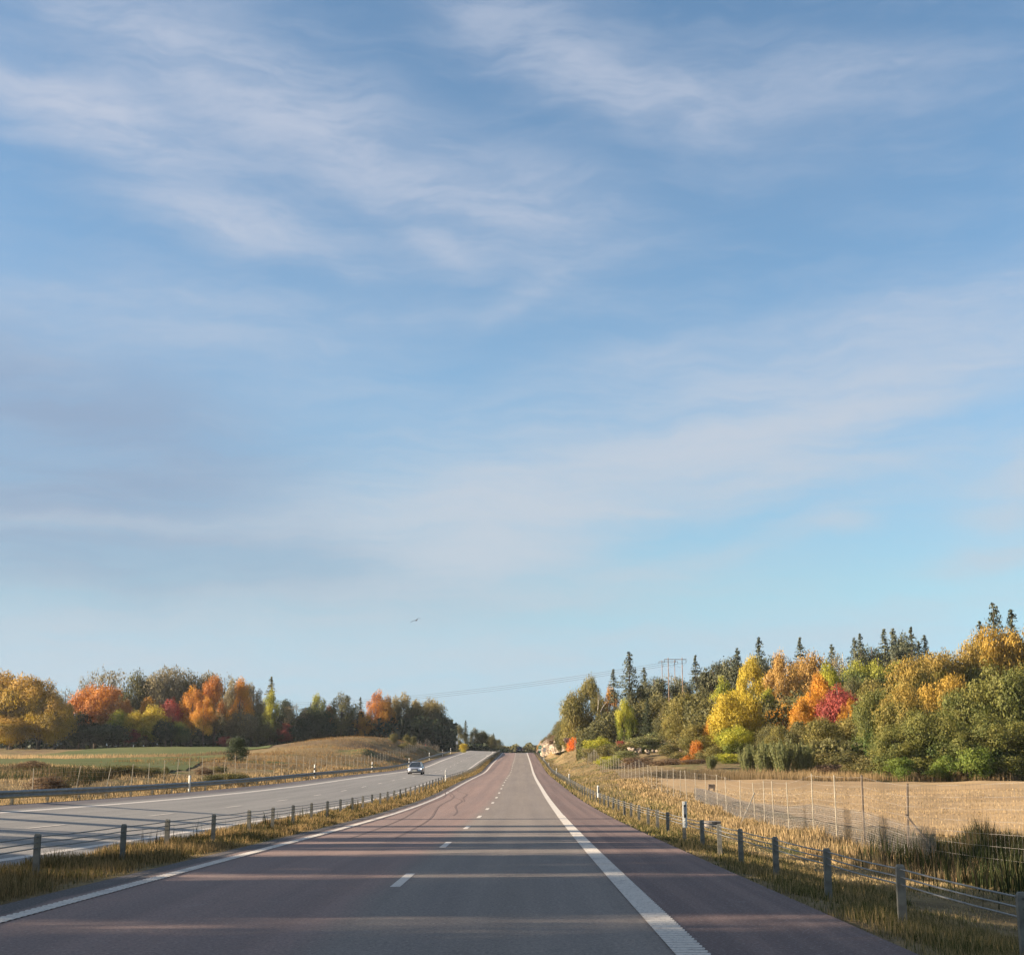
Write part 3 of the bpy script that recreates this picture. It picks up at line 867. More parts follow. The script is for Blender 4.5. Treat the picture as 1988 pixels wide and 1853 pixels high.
# ------------------------------------------------------------------ marker posts
ORD = ['nearest', 'second nearest', 'third nearest', 'fourth nearest', 'fifth nearest', 'sixth nearest', 'seventh nearest', 'eighth nearest']
def marker(x, y, style, h, label, group, base=0.0):
    z = gz(x, y)
    root = empty('marker_post', (x, y, z)); tagit(root, label, 'marker post', group)
    mb = MB()
    if style == 'banded':
        mb.tube([(0, 0, -.2), (0, 0, h)], .055, 8); link('tube', mb.mesh('tube', [M['white_plastic']], True), root)
        for k in range(2):
            b = MB(); b.tube([(0, 0, h - .30 - .42 * k), (0, 0, h - .52 - .42 * k)], .058, 8)
            link('black_band', b.mesh('black_band', [M['black_plastic']], True), root)
    else:
        s_ = base
        mb.prism([(-.06, -.03), (0, -.055), (.06, -.03), (.06, .02), (-.06, .02)], s_ - .2, h); link('blade', mb.mesh('blade', [M['white_plastic']]), root)
        b = MB(); b.box((.0, -.062, h - .26), (.062, .016, .34)); link('dark_panel', b.mesh('dark_panel', [M['black_plastic']]), root)
        b = MB(); b.box((.0, -.073, h - .24), (.036, .008, .20)); link('reflector', b.mesh('reflector', [M['reflector']]), root)
    return root


rl = ['white marker post with dark reflector panel clipped on the near right barrier',
      'white marker post on the right barrier at the fence bend', 'third white marker post up the right barrier',
      'fourth white marker post up the right barrier', 'small white marker post at the top of the right barrier', 'farthest white marker post on the right beside the green sign']
y0_ = min(yR, key=lambda v: abs(v - 37.1))
for k, y in enumerate([y0_, 85, 135, 185, 240, 290]):
    marker(float(RX(y) + 2.93), y - .08, 'blade', 1.12, rl[k], 'white marker posts along the right barrier', .62)
ml = ['white marker post standing in the median barrier right of the silver car', 'white marker post in the median where the barrier climbs', 'farthest white marker post in the median near the crest']
for k, y in enumerate([139, 285, 335]): marker(float(RX(y) + UB(y)), y, 'banded' if k else 'blade', 1.25, ml[k], 'white marker posts in the median')
marker(float(RX(81) + uG(81) - .25), 81, 'plain', 1.2, 'plain white marker post behind the guard rail at the far left', 'marker posts along the guard rail') if False else None
root = empty('marker_post', (float(RX(82) + uG(82) + .22), 82, gz(float(RX(82) + uG(82)), 82))); tagit(root, 'plain white marker post in front of the left guard rail', 'marker post')
mb = MB(); mb.prism([(-.06, -.03), (0, -.05), (.06, -.03), (.06, .02), (-.06, .02)], -.2, 1.15); link('blade', mb.mesh('blade', [M['white_plastic']]), root)
bl = ['black and white banded post on the guard rail, left of the mound', 'black and white banded post on the guard rail below the dark hollow of the mound',
      'black and white banded post on the guard rail just left of the silver car', 'black and white banded post on the guard rail just above the silver car',
      'small banded post near the top end of the guard rail', 'white post at the very end of the left guard rail']
for k, y in enumerate([129, 175, 228, 275, 318, 352]):
    marker(float(RX(y) + uG(y) + .2), y, 'banded', 1.45, bl[k], 'banded marker posts along the left guard rail')

# ------------------------------------------------------------------ signs, culvert, small things
x, y, _ = unproj(1048.5, 1455, 345)
root = empty('road_sign', (x, y, gz(x, y))); tagit(root, 'green and white road sign on a post beside the pale rock', 'road sign')
hb = unproj(1048.5, 1446.5, y)[2] - gz(x, y)
mb = MB(); mb.tube([(0, .06, -.2), (0, .06, hb)], .045, 8); link('pole', mb.mesh('pole', [M['steel']], True), root)
for nm, z0, z1, mt in (('green_panel', hb - .75, hb, 'green_sign'), ('white_panel', hb - 1.3, hb - .77, 'white_plastic'), ('small_green_panel', hb - 1.75, hb - 1.32, 'green_sign')):
    mb = MB(); wd = .8 if nm != 'small_green_panel' else .55
    mb.box((0, 0, (z0 + z1) / 2), (wd, .03, z1 - z0)); link(nm, mb.mesh(nm, [M[mt]]), root)
mb = MB(); mb.box((-.08, -.02, hb - .36), (.16, .012, .3)); mb.box((.14, -.02, hb - .42), (.2, .012, .14)); link('white_symbol', mb.mesh('white_symbol', [M['white_plastic']]), root)
x, y, _ = unproj(1057, 1455, 352)
root = empty('road_sign', (x, y, gz(x, y))); tagit(root, 'grey back of a sign behind the green and white sign', 'road sign')
mb = MB(); mb.box((0, 0, 2.05), (.7, .03, .9)); link('panel', mb.mesh('panel', [M['reflector']]), root)
mb = MB(); mb.tube([(0, .05, -.2), (0, .05, 2.4)], .04, 6); link('pole', mb.mesh('pole', [M['steel']], True), root)
x, y, _ = unproj(887, 1455, 372)
root = empty('road_sign', (x, y, gz(x, y))); tagit(root, 'small grey sign seen from behind by the dark trees left of the road', 'road sign')
mb = MB(); mb.box((0, 0, 2.5), (.6, .03, .8)); link('panel', mb.mesh('panel', [M['reflector']]), root)
mb = MB(); mb.tube([(0, .05, -.2), (0, .05, 2.9)], .04, 6); link('pole', mb.mesh('pole', [M['steel']], True), root)
x, y, _ = unproj(826, 1445, 352)
o = link('marker_stake', None) if False else None
mb = MB(); mb.box((0, 0, .9), (.3, .2, 1.8), taper=.9); o = link('wooden_stake', mb.mesh('wooden_stake', [M['red_paint']]), None, (x, y, gz(x, y)))
tagit(o, 'short red stake on the right end of the grassy mound', 'stake')
x, y, _ = unproj(945, 1462, 352)

def ring(name, r, h, mat, loc, label, cat):
    root = empty(name, loc); tagit(root, label, cat)
    mb = MB(); n = 20
    for k in range(n):
        a, b = 2 * math.pi * k / n, 2 * math.pi * (k + 1) / n
        q = [(r * math.cos(a), r * math.sin(a)), (r * math.cos(b), r * math.sin(b)), (.8 * r * math.cos(b), .8 * r * math.sin(b)), (.8 * r * math.cos(a), .8 * r * math.sin(a))]
        mb.prism(q[::-1], -.3, h)
    link('ring', mb.mesh('ring', [mat]), root)
    mb = MB(); mb.prism([(1.12 * r * math.cos(2 * math.pi * k / n), 1.12 * r * math.sin(2 * math.pi * k / n)) for k in range(n)], h + .003, h + .09)
    link('lid', mb.mesh('lid', [mat]), root)
x, y, _ = unproj(1379, 1585, 62)
ring('drain_cover', .42, .26, M['concrete'], (x, y, gz(x, y)), 'round concrete drain cover in the grass behind the near barrier posts', 'drain cover')
x, y, _ = unproj(1381, 1524, 118)
root = empty('wooden_box', (x, y, gz(x, y))); tagit(root, 'small dark box standing in the stubble field behind the fence', 'box')
mb = MB(); mb.box((0, 0, .5), (.55, .5, .35)); link('box', mb.mesh('box', [M['fence_post_brown']]), root)
mb = MB()
for sx in (-.22, .22):
    for sy in (-.2, .2): mb.box((sx, sy, .14), (.05, .05, .36))
link('legs', mb.mesh('legs', [M['fence_post_brown']]), root)
# silver granite stone at the strut foot
x, y, _ = unproj(1443, 1594, 60)

# ------------------------------------------------------------------ power line
def hframe(pxa, pxb, ytop, Y, label):
    xa, _, zt = unproj(pxa, ytop, Y); xb, _, _ = unproj(pxb, ytop, Y)
    root = empty('power_pole', ((xa + xb) / 2, Y, 0)); tagit(root, label, 'power pole')
    for xx in (xa, xb):
        mb = MB(); z0 = gz(xx, Y); mb.tube([(xx - (xa + xb) / 2, 0, z0 - .5), (xx - (xa + xb) / 2, 0, zt)], [.10, .07], 8)
        link('pole', mb.mesh('pole', [M['pole_wood']], True), root)
    mb = MB(); mb.box((0, -.15, zt - .35), (xb - xa + 1.6, .10, .11)); link('crossarm', mb.mesh('crossarm', [M['pole_wood']]), root)
    for dx in (-(xb - xa) / 2 - .75, 0, (xb - xa) / 2 + .75):
        mb = MB(); mb.tube([(dx, -.15, zt - .43), (dx, -.15, zt - .9)], .05, 6); link('insulator', mb.mesh('insulator', [M['steel_dark']], True), root)
    return xa, xb, zt


xa, xb, zt = hframe(1297, 1324, 1276, 262, 'twin wooden power pole with crossarm rising among the right hand trees')
xc, xd, zt2 = hframe(1285, 1309.5, 1281, 330, 'smaller twin power pole behind, left of the taller one')
def wire(p0, p1, sag, label, k):
    n = 50; tt = np.linspace(0, 1, n)
    P_ = np.array(p0)[None] * (1 - tt)[:, None] + np.array(p1)[None] * tt[:, None]; P_[:, 2] -= sag * 4 * tt * (1 - tt)
    # a horizontal line across the view: build the round wire by hand
    V, Fq = tube_np(P_, .022, 5)
    tagit(link('power_line_wire', mesh_np('power_line_wire', V, Fq, M['black_wire'])), label, 'power line', 'wires crossing above the road')
lx, ly_, lz = unproj(430, 1362, 462)
for k, dz in enumerate((0, -.1, -.9)):
    xs = (xa - .8, (xa + xb) / 2, xb + .8)[k]
    wire((xs, 262 + k * .2, zt - .9), (lx - 8, 462 + 3.2 * k, lz + .3 - k * .35), 3.2 + .12 * k,
         ['highest of the thin wires crossing the sky above the road', 'middle thin wire crossing the sky above the road', 'lowest of the thin wires crossing the sky above the road'][k], k)
    wire((xs, 262 + k * .2, zt - .9), (xc + (k - 0) * 1.6, 330, zt2 - .9), .8, ['left', 'middle', 'right'][k] + ' wire between the two twin power poles on the hill', k)
    # onwards, over the wood, so the line does not stop at the pole
hx, hy, hz = lx - 8, 462, lz
root = empty('power_pole', (hx, 465.2, 0)); tagit(root, 'wooden power pole hidden among the left hand trees', 'power pole')
mb = MB(); mb.tube([(0, 0, gz(hx, 465) - .5), (0, 0, lz + .9)], [.10, .07], 8); link('pole', mb.mesh('pole', [M['pole_wood']], True), root)
mb = MB(); mb.box((0, 0, lz + .1), (.14, 7.4, .16)); link('crossarm', mb.mesh('crossarm', [M['pole_wood']]), root)

# ------------------------------------------------------------------ bird
bx, by, bz = unproj(808, 1204, 70)
root = empty('bird', (bx, by, bz), .2); tagit(root, 'dark bird gliding with spread wings low in the sky', 'bird')
mb = MB(); mb.tube([(0, -.22, 0), (0, -.16, .005), (0, -.05, .01), (0, .08, .005), (0, .17, 0), (0, .24, 0)], [.008, .03, .048, .04, .02, .006], 8)
link('body', mb.mesh('body', [M['feather']], True), root)
for s_ in (-1, 1):
    mb = MB(); z_ = [0.02, .07, .05, -.02]; xx = [.03, .2, .38, .52]; ch = [.15, .14, .10, .02]
    vs_ = []
    for q in range(4):
        for (a, b) in ((-ch[q] * .4, .008), (ch[q] * .6, .004), (-ch[q] * .4, -.006)): vs_.append((s_ * xx[q], a + .03 * q * (q > 1), z_[q] * (1 if s_ < 0 else 1.6) + b))
    fs_ = []
    for q in range(3):
        for (a, b) in ((0, 1), (1, 2), (2, 0)): fs_.append((q * 3 + a, q * 3 + b, q * 3 + 3 + b, q * 3 + 3 + a))
    fs_.append((0, 1, 2)); fs_.append((9, 10, 11)); mb.add(vs_, fs_); link('wing', mb.mesh('wing', [M['feather']]), root)
mb = MB(); mb.add([(-.02, .2, 0), (.02, .2, 0), (.06, .36, 0), (-.06, .36, 0), (-.02, .2, -.008), (.02, .2, -.008), (.06, .36, -.008), (-.06, .36, -.008)],
                  [(0, 1, 2, 3), (7, 6, 5, 4), (0, 4, 5, 1), (1, 5, 6, 2), (2, 6, 7, 3), (3, 7, 4, 0)]); link('tail', mb.mesh('tail', [M['feather']]), root)
root.scale = (.6, .6, .6); root.rotation_euler = (.1, -.35, .5)


# ------------------------------------------------------------------ cars
def car_paint(name, col, rough=.3, metal=.5):
    m, t, out = new_mat(name); tcn = t.new('ShaderNodeTexCoord')
    n = t.noise(tcn.outputs['Object'], 3, 4); c = t.mix(t.ramp(n, .3, .7, 0, .25), col, tuple(x * .6 for x in col))
    p = principled(t, out, c, rough, metal, .5); p.inputs['Coat Weight'].default_value = .5; return m
M['glass'] = car_paint('car_glass', (.02, .025, .03), .08, 0)
M['tyre'] = simple('tyre', (.02, .02, .02), .9, 0, .2, .2, 8)
M['rim'] = simple('alloy', (.4, .4, .4), .35, .8, .5, .1, 8)
M['lens'] = simple('headlamp_glass', (.75, .76, .78), .15, .1, .8, .05, 8)
M['tail'] = simple('tail_lamp_glass', (.35, .02, .02), .25, 0, .6, .05, 8)


def car(name, loc, rz, paint, label, L=4.55, Wd=1.80, H=1.47, lamps_on=False):
    root = empty(name, loc, rz); tagit(root, label, 'car')
    if H > 1.5: root.scale = (1.12, 1, 1.2)
    # stations along the car (front at +Y): y, half width, sill z, belt z
    st = [(-.5, .72, .38, .72), (-.49, .84, .30, .90), (-.42, .93, .24, .95), (-.30, .985, .20, .97), (-.1, 1.0, .19, .96), (.1, 1.0, .19, .93), (.24, .99, .19, .90),
          (.34, .97, .20, .86), (.42, .92, .22, .79), (.47, .84, .24, .70), (.50, .70, .30, .58)]
    V, Fq = [], []; prof_n = 10
    for (f, w, z0, z1) in st:
        w = w * Wd / 2; y = f * L
        ring_ = [(-w * .92, z0), (-w, z0 + .12), (-w, z0 + (z1 - z0) * .6), (-w * .95, z1 - .05), (-w * .82, z1), (w * .82, z1), (w * .95, z1 - .05), (w, z0 + (z1 - z0) * .6), (w, z0 + .12), (w * .92, z0)]
        V += [(x_, y, z_) for x_, z_ in ring_]
    for i in range(len(st) - 1):
        for j in range(prof_n): Fq.append((i * 10 + j, i * 10 + (j + 1) % 10, i * 10 + 10 + (j + 1) % 10, i * 10 + 10 + j))
    Fq.append(tuple(range(10))[::-1]); Fq.append(tuple((len(st) - 1) * 10 + j for j in range(10)))
    mb = MB(); mb.add(V, Fq); bme = mb.mesh('body', [paint], True); link('body', bme, root)
    # greenhouse: glass frustum with roof cap
    gh = [(-.47, .92, .70), (-.40, 1.38, .60), (-.2, H - .01, .60), (.0, H, .61), (.10, H - .04, .60), (.28, .90, .72)]
    V, Fq = [], []
    for (f, z, w) in gh:
        y = f * L
        wt = w * Wd / 2 * 1.0; wb = .86 * Wd / 2
        V += [(-wb, y, .90), (-wt, y, z), (wt, y, z), (wb, y, .90)]
    for i in range(len(gh) - 1):
        for j in (0, 1, 2): Fq.append((i * 4 + j, i * 4 + j + 1, i * 4 + 5 + j, i * 4 + 4 + j))
    Fq.append((0, 3, 2, 1)); e_ = (len(gh) - 1) * 4; Fq.append((e_, e_ + 1, e_ + 2, e_ + 3))
    mb = MB(); mb.add(V, Fq); link('window_glass', mb.mesh('window_glass', [M['glass']]), root)
    V, Fq = [], []
    for (f, z, w) in gh[1:5]:
        y = f * L; wt = w * Wd / 2 * 1.03
        V += [(-wt, y, z - .05), (-wt * .93, y, z + .02), (wt * .93, y, z + .02), (wt, y, z - .05)]
    for i in range(3):
        for j in (0, 1, 2): Fq.append((i * 4 + j, i * 4 + j + 1, i * 4 + 5 + j, i * 4 + 4 + j))
    Fq.append((0, 3, 2, 1)); Fq.append((12, 13, 14, 15))
    mb = MB(); mb.add(V, Fq); rf = link('roof', mb.mesh('roof', [paint], True), root)
    for s_ in (-1, 1):      # pillars
        mb = MB()
        mb.tube([(s_ * .80, .275 * L, .90), (s_ * .565, .10 * L, H - .05)], .035, 5); mb.tube([(s_ * .79, .0, .90), (s_ * .58, .0, H - .04)], .03, 5)
        mb.tube([(s_ * .78, -.47 * L, .92), (s_ * .57, -.40 * L, 1.38)], .04, 5)
        link('pillar', mb.mesh('pillar', [paint]), root)
        mb = MB(); mb.box((s_ * (Wd / 2 + .09), .20 * L, .98), (.2, .12, .14), taper=.85); link('mirror', mb.mesh('mirror', [paint]), root)
        mb = MB(); mb.add([(s_ * .52, .497 * L, .56), (s_ * .84, .455 * L, .60), (s_ * .85, .445 * L, .74), (s_ * .5, .478 * L, .70),
                           (s_ * .52, .46 * L, .56), (s_ * .84, .43 * L, .60), (s_ * .85, .42 * L, .74), (s_ * .5, .45 * L, .70)],
                          [(0, 1, 2, 3), (7, 6, 5, 4), (0, 4, 5, 1), (1, 5, 6, 2), (2, 6, 7, 3), (3, 7, 4, 0)]); link('headlight', mb.mesh('headlight', [M['lamp_on'] if lamps_on else M['lens']]), root)
        mb = MB(); mb.box((s_ * .72, -.497 * L, .80), (.24, .06, .26)); link('tail_light', mb.mesh('tail_light', [M['tail']]), root)
    mb = MB(); mb.box((0, .497 * L, .56), (.80, .05, .16)); link('grille', mb.mesh('grille', [M['black_plastic']]), root)
    mb = MB(); mb.box((0, .50 * L, .32), (1.3, .06, .12)); link('air_intake', mb.mesh('air_intake', [M['black_plastic']]), root)
    mb = MB(); mb.box((0, .507 * L, .46), (.52, .02, .11)); link('number_plate', mb.mesh('number_plate', [M['white_plastic']]), root)
    mb = MB(); mb.box((0, -.503 * L, .62), (.52, .02, .11)); link('number_plate', mb.mesh('number_plate', [M['white_plastic']]), root)
    for sx in (-1, 1):
        for fy_ in (.31, -.30):
            mb = MB(); mb.tube([(sx * (Wd / 2 - .22), fy_ * L, .32), (sx * (Wd / 2 - .01), fy_ * L, .32)], .32, 18)
            w_ = link('wheel', mb.mesh('wheel', [M['tyre']]), root)
            mb = MB(); mb.tube([(sx * (Wd / 2 - .02), fy_ * L, .32), (sx * (Wd / 2 + .004), fy_ * L, .32)], .21, 12); link('rim', mb.mesh('rim', [M['rim']]), w_)
    return root


m, t, out = new_mat('lit_headlamp'); em = t.new('ShaderNodeEmission'); em.inputs[0].default_value = (1, .97, .9, 1); em.inputs[1].default_value = .8; t.l.new(em.outputs[0], out.inputs[0]); M['lamp_on'] = m
yc_ = 172.0; uc_ = float(UO(yc_)) + 1.75; xc_ = float(RX(yc_)) + uc_
xc_ = unproj(808, 1500, yc_)[0]
c_ = car('silver_car', (xc_, yc_, float(LeftZ(xc_ - RX(yc_), yc_)) + .005), math.pi - .02, car_paint('silver_paint', (.30, .31, .34)), 'silver grey car driving towards us on the opposite road', lamps_on=True)
c_.rotation_euler[0] = math.atan(-float(RZ(yc_ + 3) - RZ(yc_ - 3)) / 6)
yf = 438.0; xf_ = unproj(1008.5, 1455, yf)[0]
car('dark_car', (xf_, yf, float(RZ(yf)) + .005), 0, car_paint('black_paint', (.02, .022, .025)), 'small dark car seen from behind driving over the crest ahead', H=1.6)

# ------------------------------------------------------------------ rock cut
def rock_mesh(seed, s):
    r = np.random.default_rng(seed); import bmesh
    bm = bmesh.new(); bmesh.ops.create_icosphere(bm, subdivisions=4, radius=1.0)
    dirs = r.normal(size=(26, 3)); dirs /= np.linalg.norm(dirs, axis=1)[:, None]; offs = r.uniform(.55, 1.0, 26)
    for v in bm.verts:
        c = np.array(v.co)
        k = 1.0
        for d, o_ in zip(dirs, offs):
            dd = float(c @ d)
            if dd > o_: k = min(k, o_ / dd)
        c = c * k + .035 * np.array([math.sin(c[2] * 17 + c[0] * 9), math.sin(c[0] * 19), math.sin(c[1] * 15 + c[2] * 7)])
        v.co = Vector((c[0] * s[0], c[1] * s[1], c[2] * s[2]))
    me = bpy.data.meshes.new('rock'); bm.to_mesh(me); bm.free(); me.materials.append(M['rock']); return me


root = empty('rock_outcrop', (10, 330, 0)); tagit(root, 'pale blasted rock face beside the road below the wooded slope', 'rock')
ns, nt = 70, 14
S_, T_ = np.meshgrid(np.linspace(0, 1, ns), np.linspace(0, 1, nt), indexing='ij')
bp = np.array([unproj(*q) for q in ((1049, 1461, 392), (1061, 1457, 368), (1077, 1452, 342), (1093, 1447, 318), (1106, 1443, 300))])
tpp = np.array([unproj(*q) for q in ((1053, 1446, 394), (1065, 1432, 372), (1079, 1431, 346), (1095, 1425, 322), (1108, 1427, 303))])
kk = np.linspace(0, 1, 5)
Bp = np.stack([np.interp(S_, kk, bp[:, i]) for i in range(3)], -1); Tp = np.stack([np.interp(S_, kk, tpp[:, i]) for i in range(3)], -1)
P_ = Bp * (1 - T_[..., None]) + Tp * T_[..., None]
blk = np.floor(S_ * 17 + T_ * 2.5 + .8 * np.sin(S_ * 40)) ; blk2 = np.floor(T_ * 4 + 1.5 * np.sin(S_ * 23))
off = .9 * np.sin(blk * 12.9) + .55 * np.sin(blk2 * 7.7 + blk * 3.1) + .3 * np.sin(S_ * 190 + T_ * 9)
P_[..., 0] += -off * 1.5 * np.sin(T_ * math.pi) ** .3 + 1.2 * T_; P_[..., 2] += .35 * np.sin(blk * 5.1) * T_ + .15 * off * T_; P_[..., 1] += .6 * np.sin(blk2 * 4.4 + blk) * T_
P_[:, 0, 2] -= 1.2
back = P_[:, -1:].copy() + np.array([4.0, 0, -.3]); P_ = np.concatenate([P_, back, back + np.array([0, 0, -4.0])], 1)
link('rock', mesh_np('rock', P_.reshape(-1, 3) - np.array(root.location), grid_faces(ns, nt + 2), M['rock']), root)
for k, (px, py, Y, sx, sy, sz) in enumerate([(1050, 1457, 398, 1.2, 3, 1.0), (1108, 1437, 300, 1.0, 2.5, 1.1), (1072, 1453, 350, .8, 1.5, .6)]):
    x, y, z = unproj(px, py, Y)
    o = link('rock', rock_mesh(k + 3, (sx, sy, sz)), root); o.location = Vector((x, y, z - .3)) - root.location; o.rotation_euler = (rng.normal(0, .15), -.3, rng.normal(0, .3))
x, y, _ = unproj(1290, 1462, 215)
root = empty('stone_heap', (x, y, gz(x, y))); tagit(root, 'heap of pale field stones among the scrub below the dark pines', 'stone heap')
for k in range(16):
    o = link('stone', rock_mesh(50 + k, (.5, .4, .33)), root); o.location = (rng.uniform(-6, 6), rng.uniform(-1.5, 1.5), rng.uniform(.2, .9)); o.rotation_euler = tuple(rng.uniform(-1, 1, 3)); s_ = rng.uniform(.6, 1.4); o.scale = (s_, s_, s_)


# ------------------------------------------------------------------ tree meshes
def leaf_quads(C, Nrm, size, r, aspect=1.5):
    """quads centred on C facing roughly Nrm"""
    n = len(C)
    up_ = r.normal(size=(n, 3)); A = np.cross(Nrm, up_); A /= np.linalg.norm(A, axis=1)[:, None] + 1e-9
    B = np.cross(Nrm, A)
    s_ = (size * r.uniform(.6, 1.35, n))[:, None]
    a = A * s_ * .5; b = B * s_ * .5 * aspect
    bend = Nrm * s_ * .18
    V = np.stack([C - b, C + a - bend * .4, C + b, C - a - bend * .4], 1).reshape(-1, 3)      # diamond shaped leaves
    return V, np.arange(4 * n).reshape(-1, 4)


def lobes_crown(seed, n, K, shape='round', leaf=.022, lobe=(.13, .23), sparse=0.0, z0=.14):
    r = np.random.default_rng(seed)
    cen, rad = [], []
    while len(cen) < K:
        d = r.normal(size=3); d /= np.linalg.norm(d); rr = r.uniform(.25, 1) ** .55
        zc_ = .5 + .5 * d[2] * rr                       # 0..1 in the crown
        if shape == 'round': wz = 1.0
        elif shape == 'ovoid': wz = .62 + .5 * math.sin(math.pi * min(1, zc_ * .9 + .1)) ** 1.0 - .35 * zc_
        elif shape == 'cone': wz = 1.15 - .85 * zc_
        elif shape == 'bush': wz = 1.1 - .4 * zc_
        elif shape == 'vase': wz = .55 + .6 * zc_
        lr = r.uniform(*lobe)
        c = np.array([d[0] * rr * wz * (.5 - lr * .6), d[1] * rr * wz * (.5 - lr * .6), z0 + lr * .7 + (1 - z0 - lr * 1.5) * zc_])
        cen.append(c); rad.append(lr)
    cen = np.array(cen); rad = np.array(rad)
    wgt = rad ** 2 * r.uniform(1 - sparse, 1, K); idx = r.choice(K, n, p=wgt / wgt.sum())
    d = r.normal(size=(n, 3)); d /= np.linalg.norm(d, axis=1)[:, None]
    rr = 1 - np.abs(r.normal(0, .24, n)); rr = np.clip(rr + r.normal(0, .08, n), .1, 1.25)
    # ragged surface of each spray
    wob = 1 + .22 * np.sin(d[:, 0] * 7 + idx) * np.sin(d[:, 2] * 6 + 2 * idx) + .12 * np.sin(d[:, 1] * 13 + idx * 3)
    ax = np.array([1.0, 1.0, .8])
    C = cen[idx] + d * (rad[idx] * rr * wob)[:, None] * ax
    C[:, :2] *= .5 / np.percentile(np.abs(C[:, :2]), 97.5); cen[:, :2] *= .8
    mid = np.array([0, 0, .5])
    Nn = d * .8 + (C - mid) * .9 + r.normal(0, .60, (n, 3)); Nn /= np.linalg.norm(Nn, axis=1)[:, None]
    V, Fq = leaf_quads(C, Nn, leaf, r)
    lr_ = r.uniform(0, 1, K)
    return V, Fq, r.uniform(0, 1, n), lr_[idx], cen


def crown_mesh(name, *a, **k):
    V, Fq, rn, sp_, cen = lobes_crown(*a, **k)
    return mesh_np(name, V, Fq, M['bark'], {'rnd': ('FACE', rn), 'spray': ('FACE', sp_)}), cen


def trunk_mesh(name, cen, mat, seed, r0=.028, top=.8, bend=.03):
    r = np.random.default_rng(seed); mb = MB()
    pts = [(bend * math.sin(3 * z + seed), bend * math.sin(2.3 * z + 2 * seed), z) for z in (-.04, .1, .25, .4, .55, .7, top)]
    mb.tube(pts, [r0 * (1 - .8 * max(0, p[2]) / top) for p in pts], 7)
    for c in cen[:9]:
        z = max(.12, float(c[2]) - .25); b0 = (bend * math.sin(3 * z + seed), bend * math.sin(2.3 * z + 2 * seed), z)
        mid = ((b0[0] + c[0]) / 2, (b0[1] + c[1]) / 2, (z + c[2]) / 2 + .03)
        mb.tube([b0, mid, tuple(c)], [r0 * .4, r0 * .25, r0 * .08], 5)
    return mb.mesh(name, [mat], True)


def spruce_mesh(seed, dens=1.0, wid=1.0, bare=.06, gap=0.0):
    """whorls of drooping branches, each a fan of needle sprays"""
    r = np.random.default_rng(seed); C, Nn, sp_ = [], [], []
    T = int(44 * dens)
    for k in range(T):
        f = (k + r.uniform(-.3, .3)) / T; z = bare + (1 - bare - .015) * f
        if r.uniform() < gap: continue
        R_ = .5 * wid * (1 - f) ** .74 * r.uniform(.62, 1.12) + .006
        nb = int(6 + 5 * (1 - f))
        for b in range(nb):
            a = r.uniform(0, 2 * math.pi); Rb = R_ * r.uniform(.65, 1.12); m_ = int(6 + 44 * Rb)
            t_ = np.linspace(.12, 1, m_)
            rad_ = Rb * t_; zz_ = z - .11 * Rb * 2 * t_ + .12 * Rb * t_ ** 3 + .02
            wdt = .10 * Rb * (1.1 - t_) + .004
            off = r.uniform(-1, 1, m_) * wdt * 1.6
            x_ = rad_ * math.cos(a) - off * math.sin(a); y_ = rad_ * math.sin(a) + off * math.cos(a)
            C.append(np.stack([x_, y_, zz_ + r.normal(0, .006, m_)], -1))
            Nn.append(np.stack([.5 * math.cos(a) + r.normal(0, .45, m_), .5 * math.sin(a) + r.normal(0, .45, m_), .7 + r.normal(0, .4, m_)], -1))
            sp_.append(np.full(m_, r.uniform()))
    C = np.concatenate(C); Nn = np.concatenate(Nn); Nn /= np.linalg.norm(Nn, axis=1)[:, None]; sp_ = np.concatenate(sp_)
    V, Fq = leaf_quads(C, Nn, .017, r, 1.6)
    me = mesh_np('crown', V, Fq, M['bark'], {'rnd': ('FACE', r.uniform(0, 1, len(C))), 'spray': ('FACE', sp_)})
    mb = MB(); mb.tube([(0, 0, -.03), (0, 0, .5), (0, 0, .99)], [.016, .009, .002], 7)
    return me, mb


def brush_mesh(seed, n=9000):
    """willow: upright wands fanning from the base, feathery with narrow leaves"""
    r = np.random.default_rng(seed); K = 90
    a = r.uniform(0, 2 * math.pi, K); lean = r.uniform(.0, .5, K) ** .8; hgt = r.uniform(.6, 1.0, K) * (1 - .35 * lean)
    idx = r.integers(0, K, n); t_ = r.uniform(.03, 1, n) ** .75
    b0 = r.uniform(0, .30, K)
    x_ = np.cos(a[idx]) * (b0[idx] + lean[idx] * t_ ** 1.3 * .5); y_ = np.sin(a[idx]) * (b0[idx] + lean[idx] * t_ ** 1.3 * .5)
    C = np.stack([x_, y_, hgt[idx] * t_], -1) + r.normal(0, .018, (n, 3))
    Nn = np.stack([np.cos(a[idx]), np.sin(a[idx]), .25 + 0 * t_], -1) + r.normal(0, .5, (n, 3)); Nn /= np.linalg.norm(Nn, axis=1)[:, None]
    s_ = .028 * r.uniform(.6, 1.3, n)[:, None]
    T_ = np.stack([np.cos(a[idx]) * .25, np.sin(a[idx]) * .25, np.ones(n)], -1) + r.normal(0, .22, (n, 3)); T_ /= np.linalg.norm(T_, axis=1)[:, None]
    A_ = np.cross(T_, Nn); A_ /= np.linalg.norm(A_, axis=1)[:, None] + 1e-9
    V = np.stack([C - T_ * s_ * 1.2, C + A_ * s_ * .32, C + T_ * s_ * 1.2, C - A_ * s_ * .32], 1).reshape(-1, 3)
    return mesh_np('foliage', V, np.arange(4 * n).reshape(-1, 4), M['bark'], {'rnd': ('FACE', r.uniform(0, 1, n)), 'spray': ('FACE', r.uniform(0, 1, K)[idx])})


